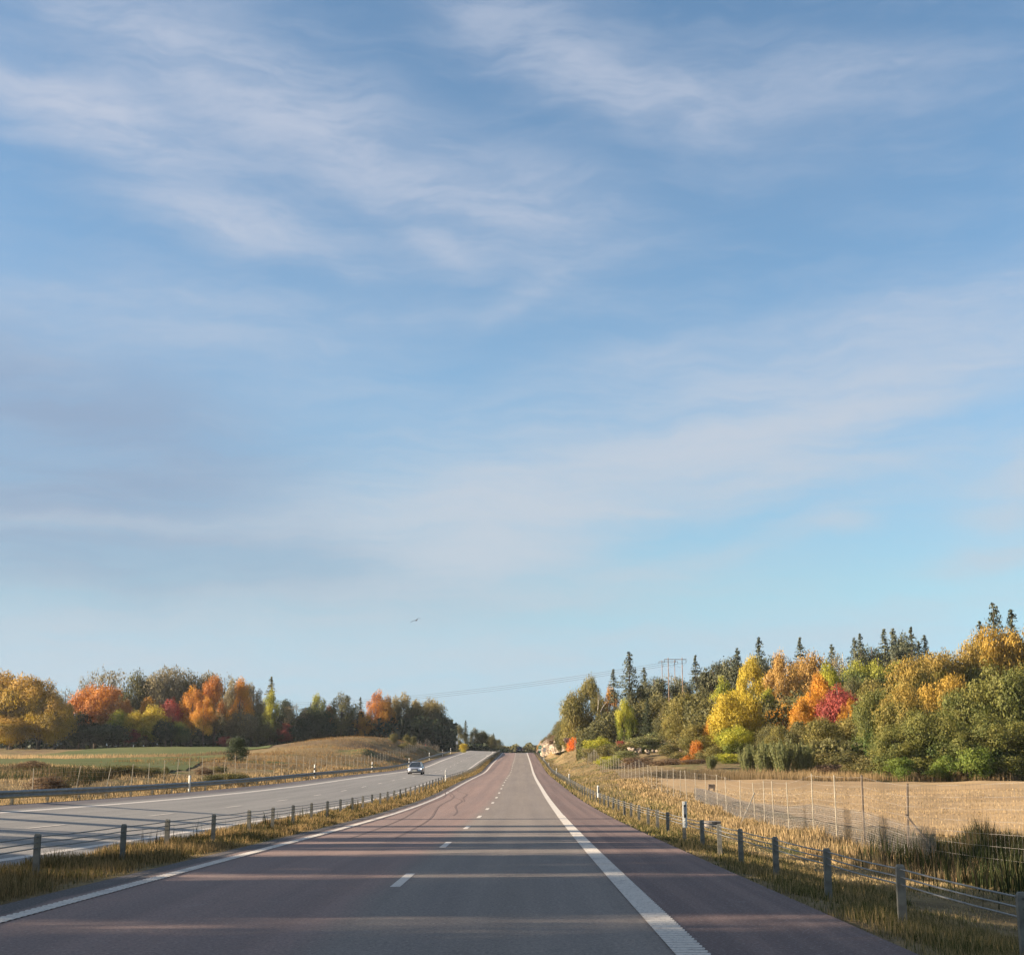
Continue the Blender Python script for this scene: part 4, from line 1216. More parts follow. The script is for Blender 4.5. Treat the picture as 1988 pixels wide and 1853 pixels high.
LIB = {}
def add_kind(key, variants): LIB[key] = variants
add_kind('oak', [(crown_mesh('crown', s, 22000, 60, 'round', .018, (.10, .19), .2, .06)) for s in (11, 12, 13)])
add_kind('broad', [(crown_mesh('crown', s, 14000, 34, 'ovoid', .021, (.12, .21), .4, .10)) for s in (21, 22, 23, 24)])
add_kind('tall', [(crown_mesh('crown', s, 12000, 38, 'ovoid', .018, (.08, .15), .4, .10)) for s in (31, 32, 33)])
add_kind('airy', [(crown_mesh('crown', s, 3600, 42, 'vase', .020, (.07, .13), .7, .25)) for s in (41, 42, 43)])
add_kind('pine', [(crown_mesh('crown', s, 5000, 26, 'vase', .024, (.09, .16), .5, .42)) for s in (51, 52)])
add_kind('bush', [(crown_mesh('foliage', s, 4200, 26, 'bush', .034, (.14, .24), .4, -.08)) for s in (61, 62, 63)])
SPR = [spruce_mesh(71), spruce_mesh(72, 1.0, 1.15), spruce_mesh(73, .9, .9, .05, .12)]
WIL = [brush_mesh(81), brush_mesh(82)]
TR = {}
for key in ('oak', 'broad', 'tall', 'airy', 'pine', 'bush'):
    for i, (me, cen) in enumerate(LIB[key]):
        for bk in ('bark', 'birch_bark', 'pine_bark'):
            if key in ('oak', 'bush') and bk != 'bark': continue
            TR[key, i, bk] = trunk_mesh('trunk', cen, M[bk], 3 * i + 1, {'oak': .03, 'bush': .02, 'pine': .017}.get(key, .018 if bk == 'bark' else .013), .9 if key != 'oak' else .7)
for i, (me, mb) in enumerate(SPR): TR['spruce', i, 'bark'] = mb.mesh('trunk', [M['bark']], True)

LM = {
    'olive': mat_leaf('leaves_olive', (.12, .11, .028), (.23, .185, .045)),
    'dkolive': mat_leaf('leaves_dark_olive', (.07, .07, .024), (.145, .125, .038)),
    'oakgreen': mat_leaf('leaves_oak_green', (.09, .105, .024), (.18, .165, .036), low=(.085, .125, .028)),
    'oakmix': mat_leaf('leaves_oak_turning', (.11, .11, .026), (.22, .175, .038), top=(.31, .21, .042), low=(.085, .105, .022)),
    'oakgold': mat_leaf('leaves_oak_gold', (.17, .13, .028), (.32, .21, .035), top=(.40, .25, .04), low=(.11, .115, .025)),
    'oakbright': mat_leaf('leaves_bright_green', (.08, .125, .018), (.16, .19, .03)),
    'yellow': mat_leaf('leaves_yellow', (.32, .24, .025), (.52, .385, .04), low=(.30, .27, .035)),
    'yelgreen': mat_leaf('leaves_yellow_green', (.18, .20, .02), (.40, .36, .035), low=(.15, .18, .03)),
    'tan': mat_leaf('leaves_orange_tan', (.27, .155, .04), (.43, .26, .07), low=(.30, .18, .04)),
    'amber': mat_leaf('leaves_amber', (.30, .13, .018), (.50, .25, .025)),
    'orange': mat_leaf('leaves_orange', (.38, .15, .02), (.56, .27, .03), low=(.48, .30, .035)),
    'orangered': mat_leaf('leaves_orange_red', (.32, .105, .02), (.50, .20, .03), low=(.20, .13, .025)),
    'redorange': mat_leaf('leaves_fiery', (.55, .11, .015), (.75, .27, .02)),
    'crimson': mat_leaf('leaves_crimson', (.21, .042, .034), (.37, .075, .055), low=(.26, .05, .03)),
    'golddark': mat_leaf('leaves_dull_gold', (.17, .12, .02), (.43, .28, .03), top=(.44, .26, .045), low=(.46, .31, .025)),
    'brown': mat_leaf('leaves_grey_brown', (.13, .105, .055), (.24, .19, .09)),
    'tanolive': mat_leaf('leaves_tan_olive', (.06, .06, .026), (.13, .11, .038), top=(.32, .24, .08)),
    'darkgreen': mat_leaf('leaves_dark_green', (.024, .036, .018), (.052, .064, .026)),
    'spruce': mat_leaf('needles_spruce', (.038, .048, .028), (.085, .088, .044), trans=.1),
    'pine': mat_leaf('needles_pine', (.055, .062, .028), (.115, .108, .046), trans=.1),
    'greygreen': mat_leaf('leaves_willow', (.115, .13, .05), (.20, .195, .07)),
    'scrub': mat_leaf('leaves_scrub', (.09, .09, .03), (.19, .15, .045)),
    'scrubbrown': mat_leaf('twigs_brown', (.10, .06, .035), (.20, .13, .07)),
    'midgreen': mat_leaf('leaves_mid_green', (.05, .08, .022), (.11, .13, .035), top=(.30, .29, .04)),
}

tree_count = 0


def plant(kind, px, ytop, Y, wpx, col, label, group=None, bark=None, lean=0.0, ybase=None, cat=None, name=None):
    """one tree or shrub whose top is seen at px,ytop from the road, at distance Y; wpx = crown width"""
    global tree_count
    tree_count += 1
    if px < 985 and Y > 196 and kind not in ('bush',) or (px < 450 and Y > 196):
        Y = (Y + 178) if px < 560 else max(412 + (Y - 250) * .3, Y + 60)
    if px > 880 and px < 985 and kind != 'bush': Y += 40
    x, _, zt_ = unproj(px, ytop, Y)
    zg = gz(x, Y) - .05
    h = max(.8, zt_ - zg); w = wpx / 2700 * Y
    nm = name or {'spruce': 'spruce_tree', 'pine': 'pine_tree', 'bush': 'bush', 'willow': 'willow_bush', 'oak': 'oak_tree'}.get(kind, 'birch_tree' if bark == 'birch_bark' else 'deciduous_tree')
    root = empty(nm, (x, Y, zg), random.uniform(0, 6.28))
    tagit(root, label, cat or ('bush' if kind in ('bush', 'willow') else 'tree'), group)
    bk = bark or ('pine_bark' if kind == 'pine' else 'bark')
    if kind == 'spruce': i = tree_count % 3; me = SPR[i][0]; bk = 'bark'
    elif kind == 'willow': i = tree_count % 2; me = WIL[i]
    else: i = tree_count % len(LIB[kind]); me = LIB[kind][i][0]
    if kind in ('oak', 'bush'): bk = 'bark'
    k = 1.0 if kind in ('spruce', 'willow') else 1.12
    if kind == 'spruce' and 'juniper' not in label: w = max(w * 1.1, h * .56)
    if kind == 'pine': w = max(w, h * .34)
    if kind in ('broad', 'tall'): w = max(w, h * (.34 if kind == 'broad' else .25) * (1.2 if px > 1190 else 1))
    o = link('foliage' if kind in ('bush', 'willow') else 'crown', me, root); o.scale = (w * k, w * k, h)
    if kind == 'spruce': o.scale = (w, w, h)
    o.material_slots[0].link = 'OBJECT'; o.material_slots[0].material = LM[col]
    if kind != 'willow':
        tr = link('trunk' if kind != 'bush' else 'stem', TR[kind, i, bk], root); tr.scale = (h * (.9 if kind != 'bush' else .6),) * 2 + (h,)
    if lean: root.rotation_euler = (0, lean, root.rotation_euler[2])
    return root


# name, px, ytop, Y, width, colour, label, extras
G_SKY = 'spruces and pines on the hill skyline'
T = [
    # ---- right, beside and behind the road cut
    ('broad', 1117, 1322, 302, 44, 'olive', 'ragged olive tree leaning over the rock at the left end of the right wood'),
    ('tall', 1146, 1303, 304, 50, 'olive', 'tall olive green tree just right of the ragged tree above the rock'),
    ('airy', 1103, 1362, 314, 28, 'olive', 'thin airy young tree at the lip of the rock cut'),
    ('airy', 1166, 1330, 300, 26, 'olive', 'leaning white stemmed birch in front of the olive trees', 'birch_bark', -.07),
    ('tall', 1185, 1325, 302, 27, 'amber', 'narrow amber brown tree left of the tall spruce'),
    ('tall', 1213, 1347, 242, 36, 'yelgreen', 'small bright yellow green tree in front of the tall spruce'),
    ('spruce', 1221, 1263, 275, 48, 'spruce', 'tallest pointed spruce left of the twin power pole'),
    ('spruce', 1191, 1297, 285, 34, 'spruce', 'shorter spruce just left of the tallest spruce'),
    ('spruce', 1250, 1294, 290, 22, 'spruce', 'thin spruce tip just right of the tallest spruce'),
    ('pine', 1268, 1303, 282, 40, 'pine', 'dark pine between the tallest spruce and the power pole'),
    ('pine', 1242, 1325, 275, 40, 'dkolive', 'dull brownish tree under the thin spruce tip'),
    ('airy', 1297, 1299, 285, 50, 'brown', 'wispy pale tree behind the twin power pole'),
    ('pine', 1320, 1310, 280, 36, 'pine', 'dark pine right beneath the taller power pole'),
    ('pine', 1280, 1345, 262, 50, 'dkolive', 'dark pine in the shaded gap left of the power pole foot'),
    ('spruce', 1256, 1350, 258, 42, 'darkgreen', 'dark spruce in the shaded gap behind the green scrub'),
    ('airy', 1290, 1355, 240, 20, 'brown', 'slim white stemmed birch below the twin power pole', 'birch_bark', 0),
    ('broad', 1330, 1328, 232, 62, 'olive', 'broad olive yellow tree right of the power pole'),
    ('broad', 1316, 1372, 222, 56, 'olive', 'low olive tree at the foot of the power pole'),
    ('broad', 1363, 1322, 236, 52, 'dkolive', 'dull olive tree under the lone spruce right of the poles'),
    ('spruce', 1350, 1270, 262, 38, 'spruce', 'lone dark spruce right of the twin power pole'),
    ('pine', 1391, 1277, 268, 52, 'pine', 'wide dark pine right of the lone spruce'),
    ('pine', 1372, 1292, 270, 30, 'pine', 'dark pine squeezed beside the lone spruce'),
    ('pine', 1418, 1266, 262, 34, 'pine', 'pine behind the tall yellow tree, left side'),
    ('spruce', 1431, 1256, 258, 34, 'spruce', 'pointed spruce just left of the tall yellow tree'),
    ('tall', 1404, 1300, 226, 42, 'yelgreen', 'yellow green tree top left of the bright yellow crowns'),
    ('tall', 1459, 1263, 238, 46, 'yellow', 'tallest golden yellow tree under the lone skyline spruce'),
    ('tall', 1442, 1302, 224, 40, 'yellow', 'yellow tree in front of the tallest golden one'),
    ('broad', 1412, 1333, 200, 64, 'yellow', 'big bright yellow tree at the edge of the stubble field'),
    ('broad', 1446, 1328, 204, 58, 'yellow', 'bright yellow tree right of the biggest yellow one'),
    ('broad', 1425, 1395, 188, 56, 'yelgreen', 'lower yellow green tree beneath the big yellow tree'),
    ('tall', 1380, 1385, 205, 34, 'amber', 'small rusty amber tree left of the big yellow tree'),
    ('broad', 1352, 1400, 205, 58, 'olive', 'low olive tree with rusty shrubs at its foot'),
    ('spruce', 1473, 1235, 268, 24, 'spruce', 'lone thin spruce rising above the golden tree'),
    ('pine', 1484, 1262, 262, 26, 'pine', 'dark pine just right of the lone thin spruce'),
    ('tall', 1491, 1330, 228, 30, 'yelgreen', 'narrow yellow green tree between the golden and tan trees'),
    ('tall', 1519, 1250, 232, 46, 'tan', 'tall tan orange birch with a white stem', 'birch_bark', 0),
    ('tall', 1500, 1285, 240, 34, 'tan', 'tan orange tree left of the white stemmed birch'),
    ('spruce', 1553, 1235, 262, 24, 'spruce', 'spruce tip behind the tan and orange trees'),
    ('broad', 1578, 1247, 240, 56, 'tan', 'orange tan crown on the skyline above the orange maple'),
    ('tall', 1548, 1262, 244, 34, 'tan', 'tan crown just below the spruce tip'),
    ('tall', 1605, 1278, 226, 24, 'yelgreen', 'small yellow green crown above the crimson maple'),
    ('spruce', 1614, 1249, 258, 20, 'spruce', 'small spruce tip above the crimson maple'),
    ('airy', 1636, 1252, 246, 44, 'brown', 'pale grey brown birch right of the small spruce tip', 'birch_bark', 0),
    ('spruce', 1669, 1228, 262, 26, 'spruce', 'sharp spruce left of the cluster of dark pines', None, 0, G_SKY),
    ('spruce', 1658, 1236, 268, 20, 'spruce', 'shorter spruce touching the sharp spruce on its left', None, 0, G_SKY),
    ('pine', 1692, 1240, 264, 26, 'pine', 'leftmost and lowest pine of the dark skyline cluster', None, 0, G_SKY),
    ('spruce', 1716, 1219, 262, 30, 'pine', 'left peak of the dark conifer cluster on the skyline', None, 0, G_SKY),
    ('spruce', 1733, 1218, 266, 28, 'pine', 'middle peak of the dark conifer cluster on the skyline', None, 0, G_SKY),
    ('pine', 1747, 1223, 262, 28, 'spruce', 'rounded pine between the peaks of the conifer cluster', None, 0, G_SKY),
    ('spruce', 1768, 1215, 258, 34, 'spruce', 'tallest right peak of the dark conifer cluster', None, 0, G_SKY),
    ('spruce', 1794, 1231, 262, 24, 'spruce', 'small spruce standing alone right of the cluster', None, 0, G_SKY),
    ('spruce', 1783, 1243, 258, 20, 'spruce', 'low spruce between the cluster and the small lone spruce', None, 0, G_SKY),
    ('broad', 1668, 1261, 232, 40, 'midgreen', 'green tree with yellow top under the sharp spruce'),
    ('broad', 1704, 1258, 230, 54, 'midgreen', 'wide yellow topped green tree under the conifer cluster'),
    ('broad', 1739, 1268, 230, 36, 'midgreen', 'yellow green tree at the left shoulder of the oaks'),
    ('tall', 1588, 1297, 200, 36, 'orange', 'bright orange maple left of the crimson maple'),
    ('broad', 1570, 1325, 198, 34, 'orange', 'lower orange crown left of the bright orange maple'),
    ('broad', 1624, 1307, 194, 56, 'crimson', 'crimson red maple in the middle of the right wood'),
    ('tall', 1556, 1348, 190, 36, 'amber', 'golden amber tree below the orange maple'),
    ('tall', 1646, 1347, 190, 24, 'amber', 'small golden crown at the lower right of the crimson maple'),
    ('broad', 1495, 1395, 192, 50, 'dkolive', 'dark green tree right of the bright yellow trees'),
    ('broad', 1516, 1350, 212, 50, 'amber', 'ochre crown below the white stemmed birch'),
    ('broad', 1512, 1400, 182, 46, 'olive', 'olive crown behind the grey green willows'),
    ('broad', 1550, 1392, 180, 48, 'dkolive', 'dark olive tree behind the right willow'),
    ('broad', 1596, 1378, 178, 60, 'olive', 'olive tree below the crimson maple'),
    ('broad', 1646, 1372, 182, 56, 'olive', 'olive tree between the crimson maple and the oaks'),
    ('broad', 1622, 1425, 172, 60, 'dkolive', 'low dark olive tree at the field edge under the crimson maple'),
    ('broad', 1580, 1432, 170, 44, 'dkolive', 'low dark shrub tree right of the willows'),
    # oaks
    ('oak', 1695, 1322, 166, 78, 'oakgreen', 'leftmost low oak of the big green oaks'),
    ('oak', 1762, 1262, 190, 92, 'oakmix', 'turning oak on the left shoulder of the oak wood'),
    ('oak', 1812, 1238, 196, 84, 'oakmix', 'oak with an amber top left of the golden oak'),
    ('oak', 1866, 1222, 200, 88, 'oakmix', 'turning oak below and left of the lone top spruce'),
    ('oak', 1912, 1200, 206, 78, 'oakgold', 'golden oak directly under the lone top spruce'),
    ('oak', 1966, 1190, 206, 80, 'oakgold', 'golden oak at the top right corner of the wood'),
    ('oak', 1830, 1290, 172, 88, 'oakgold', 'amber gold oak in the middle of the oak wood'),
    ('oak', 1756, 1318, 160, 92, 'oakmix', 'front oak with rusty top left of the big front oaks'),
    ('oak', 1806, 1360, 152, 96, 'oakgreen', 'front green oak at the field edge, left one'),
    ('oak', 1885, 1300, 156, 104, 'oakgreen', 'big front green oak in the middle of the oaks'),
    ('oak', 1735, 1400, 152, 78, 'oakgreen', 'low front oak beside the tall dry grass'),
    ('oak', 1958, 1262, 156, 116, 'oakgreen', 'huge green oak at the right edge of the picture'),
    ('oak', 1930, 1370, 150, 96, 'oakgreen', 'low green oak in front of the huge one'),
    ('oak', 1866, 1395, 150, 90, 'oakgreen', 'low dark green oak at the field edge'),
    ('oak', 2010, 1380, 150, 100, 'oakgreen', 'green oak cut off by the right edge'),
    ('bush', 1890, 1440, 146, 56, 'oakbright', 'bright green bush at the foot of the right oaks'),
    ('bush', 1745, 1462, 146, 46, 'oakbright', 'yellow green bush at the foot of the left oaks'),
    ('bush', 1835, 1460, 147, 50, 'oakbright', 'green bush between the two bright ones under the oaks'),
    ('bush', 1960, 1458, 147, 70, 'oakgreen', 'dark green bush under the huge right oak'),
    ('spruce', 1927, 1168, 232, 34, 'spruce', 'lone spruce standing highest above the golden oaks'),
    ('spruce', 1901, 1204, 230, 20, 'spruce', 'little spruce tip left of the highest spruce'),
    ('spruce', 1962, 1181, 236, 22, 'spruce', 'little spruce tip right of the highest spruce'),
    # willows and scrub
    ('willow', 1452, 1440, 160, 48, 'greygreen', 'leftmost of the four big grey green willows'),
    ('willow', 1484, 1432, 158, 56, 'greygreen', 'second grey green willow from the left'),
    ('willow', 1520, 1430, 156, 62, 'greygreen', 'third and tallest grey green willow'),
    ('willow', 1556, 1436, 156, 54, 'greygreen', 'rightmost of the four big grey green willows'),
    ('willow', 1380, 1462, 168, 28, 'greygreen', 'small rounded willow at the foot of the yellow trees'),
    ('bush', 1118, 1425, 296, 30, 'redorange', 'fiery orange red bush beside the pale rock'),
    ('bush', 1146, 1429, 262, 34, 'yelgreen', 'yellow tipped bush right of the fiery bush'),
    ('bush', 1168, 1426, 252, 34, 'yelgreen', 'second yellow tipped bush from the fiery bush'),
    ('bush', 1134, 1442, 284, 34, 'scrub', 'olive scrub at the foot of the ragged tree above the rock'),
    ('bush', 1150, 1446, 240, 44, 'scrub', 'olive scrub behind the top of the right fence'),
    ('bush', 1182, 1440, 235, 50, 'scrub', 'olive brown scrub below the amber tree'),
    ('bush', 1212, 1436, 232, 46, 'scrub', 'green brown scrub below the yellow green tree'),
    ('bush', 1240, 1424, 235, 50, 'greygreen', 'grey green scrub below the tall spruce, left part'),
    ('bush', 1268, 1416, 238, 54, 'greygreen', 'highest grey green scrub below the dark gap'),
    ('bush', 1185, 1462, 205, 46, 'yelgreen', 'yellow shrub low behind the right fence'),
    ('bush', 1215, 1452, 212, 44, 'greygreen', 'green shrub left of the stone heap'),
    ('bush', 1322, 1420, 215, 40, 'scrub', 'olive shrub at the foot of the slim birch'),
    ('bush', 1300, 1440, 212, 40, 'scrub', 'low olive shrub right of the stone heap'),
    ('bush', 1352, 1430, 196, 26, 'orangered', 'rusty orange shrub left of the big yellow tree'),
    ('bush', 1333, 1463, 186, 20, 'orangered', 'tiny rusty shrub in the brown heath'),
    ('bush', 1206, 1432, 242, 22, 'crimson', 'small dull red shrub in the scrub'),
    ('bush', 1240, 1465, 195, 60, 'scrubbrown', 'brown twiggy scrub below the stone heap'),
    ('bush', 1300, 1470, 190, 70, 'scrubbrown', 'wide brown heath shrub left of the rusty shrub'),
    ('bush', 1350, 1474, 182, 50, 'scrubbrown', 'brown heath shrub under the rusty orange shrub'),
    ('bush', 1618, 1478, 156, 70, 'scrubbrown', 'brown thicket between the willows and the oaks'),
    ('bush', 1656, 1478, 154, 50, 'scrub', 'dry shrub left of the first oak'),
    ('bush', 1688, 1462, 152, 60, 'scrub', 'olive scrub under the leftmost low oak'),
    ('bush', 1718, 1455, 150, 60, 'oakgreen', 'green thicket left of the yellow green bush under the oaks'),
    ('bush', 1790, 1452, 150, 66, 'oakgreen', 'green thicket right of the yellow green bush under the oaks'),
    ('bush', 1918, 1452, 149, 60, 'oakgreen', 'green thicket between the bright bush and the right edge'),
    ('bush', 1586, 1455, 166, 60, 'scrub', 'olive thicket right behind the rightmost willow'),
    ('bush', 1640, 1452, 164, 70, 'dkolive', 'dark olive thicket left of the oaks'),
    ('bush', 1418, 1458, 182, 60, 'yelgreen', 'yellow green bush at the foot of the big yellow tree'),
    ('bush', 1398, 1440, 190, 44, 'olive', 'olive bush left of the foot of the big yellow tree'),
    ('bush', 1372, 1450, 192, 44, 'scrub', 'dry olive bush right of the rusty orange shrub'),
    ('bush', 1322, 1455, 200, 50, 'scrub', 'dull olive bush above the brown heath'),
    ('broad', 1375, 1345, 226, 50, 'olive', 'olive crown just left of the big yellow tree'),
    ('broad', 1300, 1352, 235, 50, 'dkolive', 'dark olive crown behind the slim white birch'),
    ('broad', 1480, 1362, 220, 50, 'olive', 'olive crown right behind the bright yellow trees'),
    ('broad', 1545, 1360, 214, 44, 'olive', 'olive crown between the ochre and golden amber ones'),
    ('broad', 1655, 1300, 222, 50, 'dkolive', 'grey green crown right above the crimson maple'),
    ('broad', 1690, 1305, 212, 56, 'olive', 'olive crown between the crimson maple and the turning oaks'),
    # ---- left wood
    ('oak', -8, 1290, 205, 100, 'golddark', 'dull gold tree cut off by the left edge'),
    ('oak', 38, 1288, 203, 92, 'golddark', 'huge dull gold tree near the left edge'),
    ('oak', 80, 1304, 201, 72, 'golddark', 'dull gold tree right of the huge one'),
    ('oak', 112, 1345, 198, 62, 'golddark', 'rightmost and lowest of the dull gold trees'),
    ('oak', 20, 1380, 197, 80, 'golddark', 'low yellow leaved crown under the huge gold tree'),
    ('airy', 128, 1328, 235, 46, 'brown', 'bare grey twiggy tree right of the gold trees'),
    ('broad', 160, 1372, 215, 52, 'darkgreen', 'dark green tree between the gold and orange trees'),
    ('oak', 197, 1312, 222, 84, 'orangered', 'round orange red maple in the left wood'),
    ('airy', 211, 1285, 262, 66, 'brown', 'thin grey brown crown above the round orange maple'),
    ('airy', 180, 1300, 262, 44, 'brown', 'thin grey crown at the left shoulder of the orange maple'),
    ('broad', 268, 1285, 258, 42, 'dkolive', 'pointed grey green tree right of the round maple'),
    ('oak', 325, 1277, 262, 78, 'brown', 'big rounded brownish tree, highest in the left wood'),
    ('oak', 296, 1300, 270, 46, 'brown', 'brownish tree left of the highest rounded one'),
    ('oak', 392, 1284, 268, 84, 'brown', 'wide grey brown crown behind the orange poplars'),
    ('airy', 438, 1300, 262, 56, 'brown', 'thin grey brown crown right of the orange poplars'),
    ('broad', 355, 1310, 262, 50, 'dkolive', 'dark olive tree between the brown crowns'),
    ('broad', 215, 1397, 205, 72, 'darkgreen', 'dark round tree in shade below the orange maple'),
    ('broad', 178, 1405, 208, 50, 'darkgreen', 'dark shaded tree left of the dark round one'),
    ('broad', 232, 1368, 215, 38, 'yelgreen', 'yellow green tree right under the round maple'),
    ('tall', 247, 1352, 220, 32, 'orangered', 'small orange red crown beside the yellow green tree'),
    ('broad', 262, 1368, 215, 34, 'yellow', 'small yellow crown left of the golden maple'),
    ('broad', 256, 1405, 214, 30, 'crimson', 'dull red undergrowth tree below the small yellow crown'),
    ('broad', 300, 1358, 212, 48, 'yellow', 'golden yellow maple in the middle of the left wood'),
    ('broad', 287, 1346, 225, 44, 'amber', 'amber crown behind the golden yellow maple'),
    ('broad', 335, 1344, 222, 42, 'crimson', 'red crown left of the bright orange poplars'),
    ('broad', 322, 1386, 208, 38, 'darkgreen', 'dark tree in front of the golden yellow maple'),
    ('broad', 348, 1394, 210, 38, 'midgreen', 'green tree in shade left of the orange poplars'),
    ('tall', 378, 1320, 222, 48, 'orange', 'bright orange poplar, left one of the pair'),
    ('tall', 416, 1304, 225, 48, 'orangered', 'orange red poplar, right one of the pair'),
    ('tall', 398, 1345, 216, 40, 'orange', 'orange crown in front between the two poplars'),
    ('tall', 455, 1310, 234, 50, 'brown', 'grey brown tree right of the orange poplars'),
    ('tall', 470, 1308, 228, 28, 'orange', 'slim orange crown among grey brown trees'),
    ('tall', 492, 1316, 236, 44, 'brown', 'brown green tree right of the slim orange crown'),
    ('broad', 468, 1365, 226, 56, 'brown', 'lower grey brown tree behind the dark juniper'),
    ('broad', 500, 1375, 232, 44, 'dkolive', 'dark olive tree above the left end of the mound'),
    ('bush', 437, 1425, 212, 22, 'crimson', 'small red bush left of the dark juniper'),
    ('bush', 461, 1421, 168, 38, 'darkgreen', 'dark bushy juniper standing at the end of the green field', None, 0, None),
    ('spruce', 527, 1312, 250, 44, 'dkolive', 'tall grey green spruce left of the gap in the wood'),
    ('tall', 525, 1330, 243, 28, 'yelgreen', 'yellow green crown in front of the tall grey spruce'),
    ('broad', 553, 1350, 255, 44, 'darkgreen', 'dark tree right of the tall grey spruce'),
    ('airy', 577, 1362, 275, 46, 'brown', 'grey leafless tree in the low gap of the left wood'),
    ('broad', 558, 1395, 245, 34, 'crimson', 'dull dark red tree in the low gap'),
    ('broad', 590, 1385, 262, 46, 'darkgreen', 'low dark tree in the gap of the left wood'),
    ('broad', 530, 1395, 245, 46, 'dkolive', 'low dark olive tree above the mound end'),
    ('tall', 620, 1338, 285, 36, 'midgreen', 'green tree with yellow top right of the gap'),
    ('broad', 603, 1352, 280, 34, 'darkgreen', 'dark tree left of the yellow topped tree'),
    ('broad', 625, 1372, 275, 52, 'darkgreen', 'dark broad tree under the yellow topped tree'),
    ('tall', 640, 1361, 290, 18, 'orangered', 'small rusty crown peeping between dark trees'),
    ('tall', 667, 1334, 290, 50, 'dkolive', 'conical olive tree with a reddish tip'),
    ('spruce', 700, 1352, 315, 22, 'spruce', 'little spruce left of the tall orange birch'),
    ('tall', 706, 1371, 300, 34, 'amber', 'short amber tree left of the tall orange birch'),
    ('tall', 733, 1329, 318, 40, 'orangered', 'tall rusty orange birch above the mound'),
    ('tall', 752, 1345, 316, 34, 'amber', 'amber right half of the orange birch pair'),
    ('tall', 768, 1343, 332, 26, 'tanolive', 'olive tree just right of the orange birch pair'),
    ('tall', 786, 1333, 336, 38, 'tanolive', 'pale topped tree in the middle of the right group'),
    ('broad', 806, 1350, 345, 34, 'tanolive', 'lower pale topped tree between two taller ones'),
    ('broad', 833, 1342, 340, 56, 'tanolive', 'broad tan topped tree at the right of the left wood'),
    ('broad', 800, 1378, 335, 60, 'darkgreen', 'dark tree mass below the pale topped trees'),
    ('broad', 845, 1372, 345, 58, 'darkgreen', 'dark tree below the broad tan topped one'),
    ('broad', 865, 1385, 352, 34, 'darkgreen', 'dark tree at the road end of the left wood'),
    ('broad', 772, 1388, 340, 40, 'darkgreen', 'dark tree behind the right side of the mound'),
    ('tall', 889, 1402, 372, 30, 'dkolive', 'small olive tree right of the dark wood end'),
    ('spruce', 904, 1397, 380, 26, 'spruce', 'dark spruce beside the road before the crest'),
    ('tall', 922, 1407, 384, 22, 'dkolive', 'white stemmed birch by the road before the crest', 'birch_bark', 0),
    ('broad', 935, 1411, 392, 26, 'dkolive', 'olive tree right of the roadside birch'),
    ('broad', 950, 1419, 410, 24, 'dkolive', 'small tree near the crest on the left'),
    ('spruce', 958, 1422, 420, 14, 'spruce', 'tiny spruce near the crest on the left'),
    ('broad', 966, 1431, 430, 20, 'dkolive', 'tiny tree just before the crest on the left'),
    ('broad', 974, 1441, 446, 16, 'dkolive', 'last tiny tree at the left side of the crest'),
    ('bush', 901, 1439, 362, 14, 'yellow', 'small yellow bush beside the opposite road'),
    ('bush', 790, 1422, 318, 14, 'dkolive', 'small green shrub on the mound top, left one'),
    ('bush', 765, 1420, 305, 14, 'dkolive', 'pale green sapling on the mound crest'),
    ('bush', 803, 1424, 322, 12, 'dkolive', 'small green shrub on the mound top, right one'),
    ('bush', 785, 1440, 300, 22, 'scrub', 'scrub patch on the right slope of the mound'),
    # slope above the rock
    ('bush', 1048, 1447, 430, 12, 'tan', 'rusty tree lowest on the slope by the crest'),
    ('broad', 1054, 1434, 415, 18, 'tan', 'rusty brown tree low on the slope above the rock'),
    ('broad', 1062, 1424, 400, 20, 'dkolive', 'dark tree on the slope above the rock, third from below'),
    ('broad', 1070, 1415, 385, 22, 'scrubbrown', 'brown tree on the slope above the rock, fourth from below'),
    ('broad', 1079, 1405, 370, 24, 'dkolive', 'dark olive tree halfway up the slope above the rock'),
    ('broad', 1087, 1395, 355, 26, 'scrub', 'olive brown tree high on the slope above the rock'),
    ('broad', 1096, 1386, 335, 28, 'dkolive', 'dark tree highest on the slope above the rock'),
    ('broad', 1092, 1408, 325, 30, 'dkolive', 'dark tree right above the rock face'),
    ('broad', 1105, 1398, 308, 30, 'olive', 'olive tree above the right end of the rock'),
    ('broad', 1076, 1424, 350, 20, 'scrubbrown', 'small brown tree on the lip of the rock'),
    # left verge bushes
    ('bush', 92, 1500, 80, 60, 'scrubbrown', 'rusty brown bush behind the guard rail at the far left'),
    ('bush', 120, 1508, 84, 34, 'scrub', 'small dry bush right of the rusty bush'),
    ('bush', 450, 1497, 112, 60, 'dkolive', 'dark green bush behind the guard rail'),
    ('bush', 415, 1501, 108, 44, 'dkolive', 'low dark bush left of the dark green one'),
    ('bush', 398, 1488, 117, 34, 'scrubbrown', 'brown shrub at the right corner of the green field'),
    ('bush', 425, 1486, 124, 30, 'scrub', 'dry shrub below the dark juniper'),
    ('bush', 322, 1484, 110, 12, 'scrub', 'thin young shrub in the green field'),
    ('bush', 60, 1490, 98, 60, 'scrubbrown', 'brown weeds at the near edge of the green field'),
    ('bush', 240, 1492, 100, 70, 'scrub', 'dry weed patch in the middle of the field edge'),
    ('bush', 290, 1494, 102, 50, 'dkolive', 'darker weed patch at the field edge'),
]
for e in T:
    kind, px, yt, Y, wpx, col, label = e[:7]
    bark = e[7] if len(e) > 7 else None; lean = e[8] if len(e) > 8 else 0; grp = e[9] if len(e) > 9 else None
    plant(kind, px, yt, Y, wpx, col, label, grp, bark, lean, name='juniper_bush' if 'juniper' in label and 'behind' not in label else None)

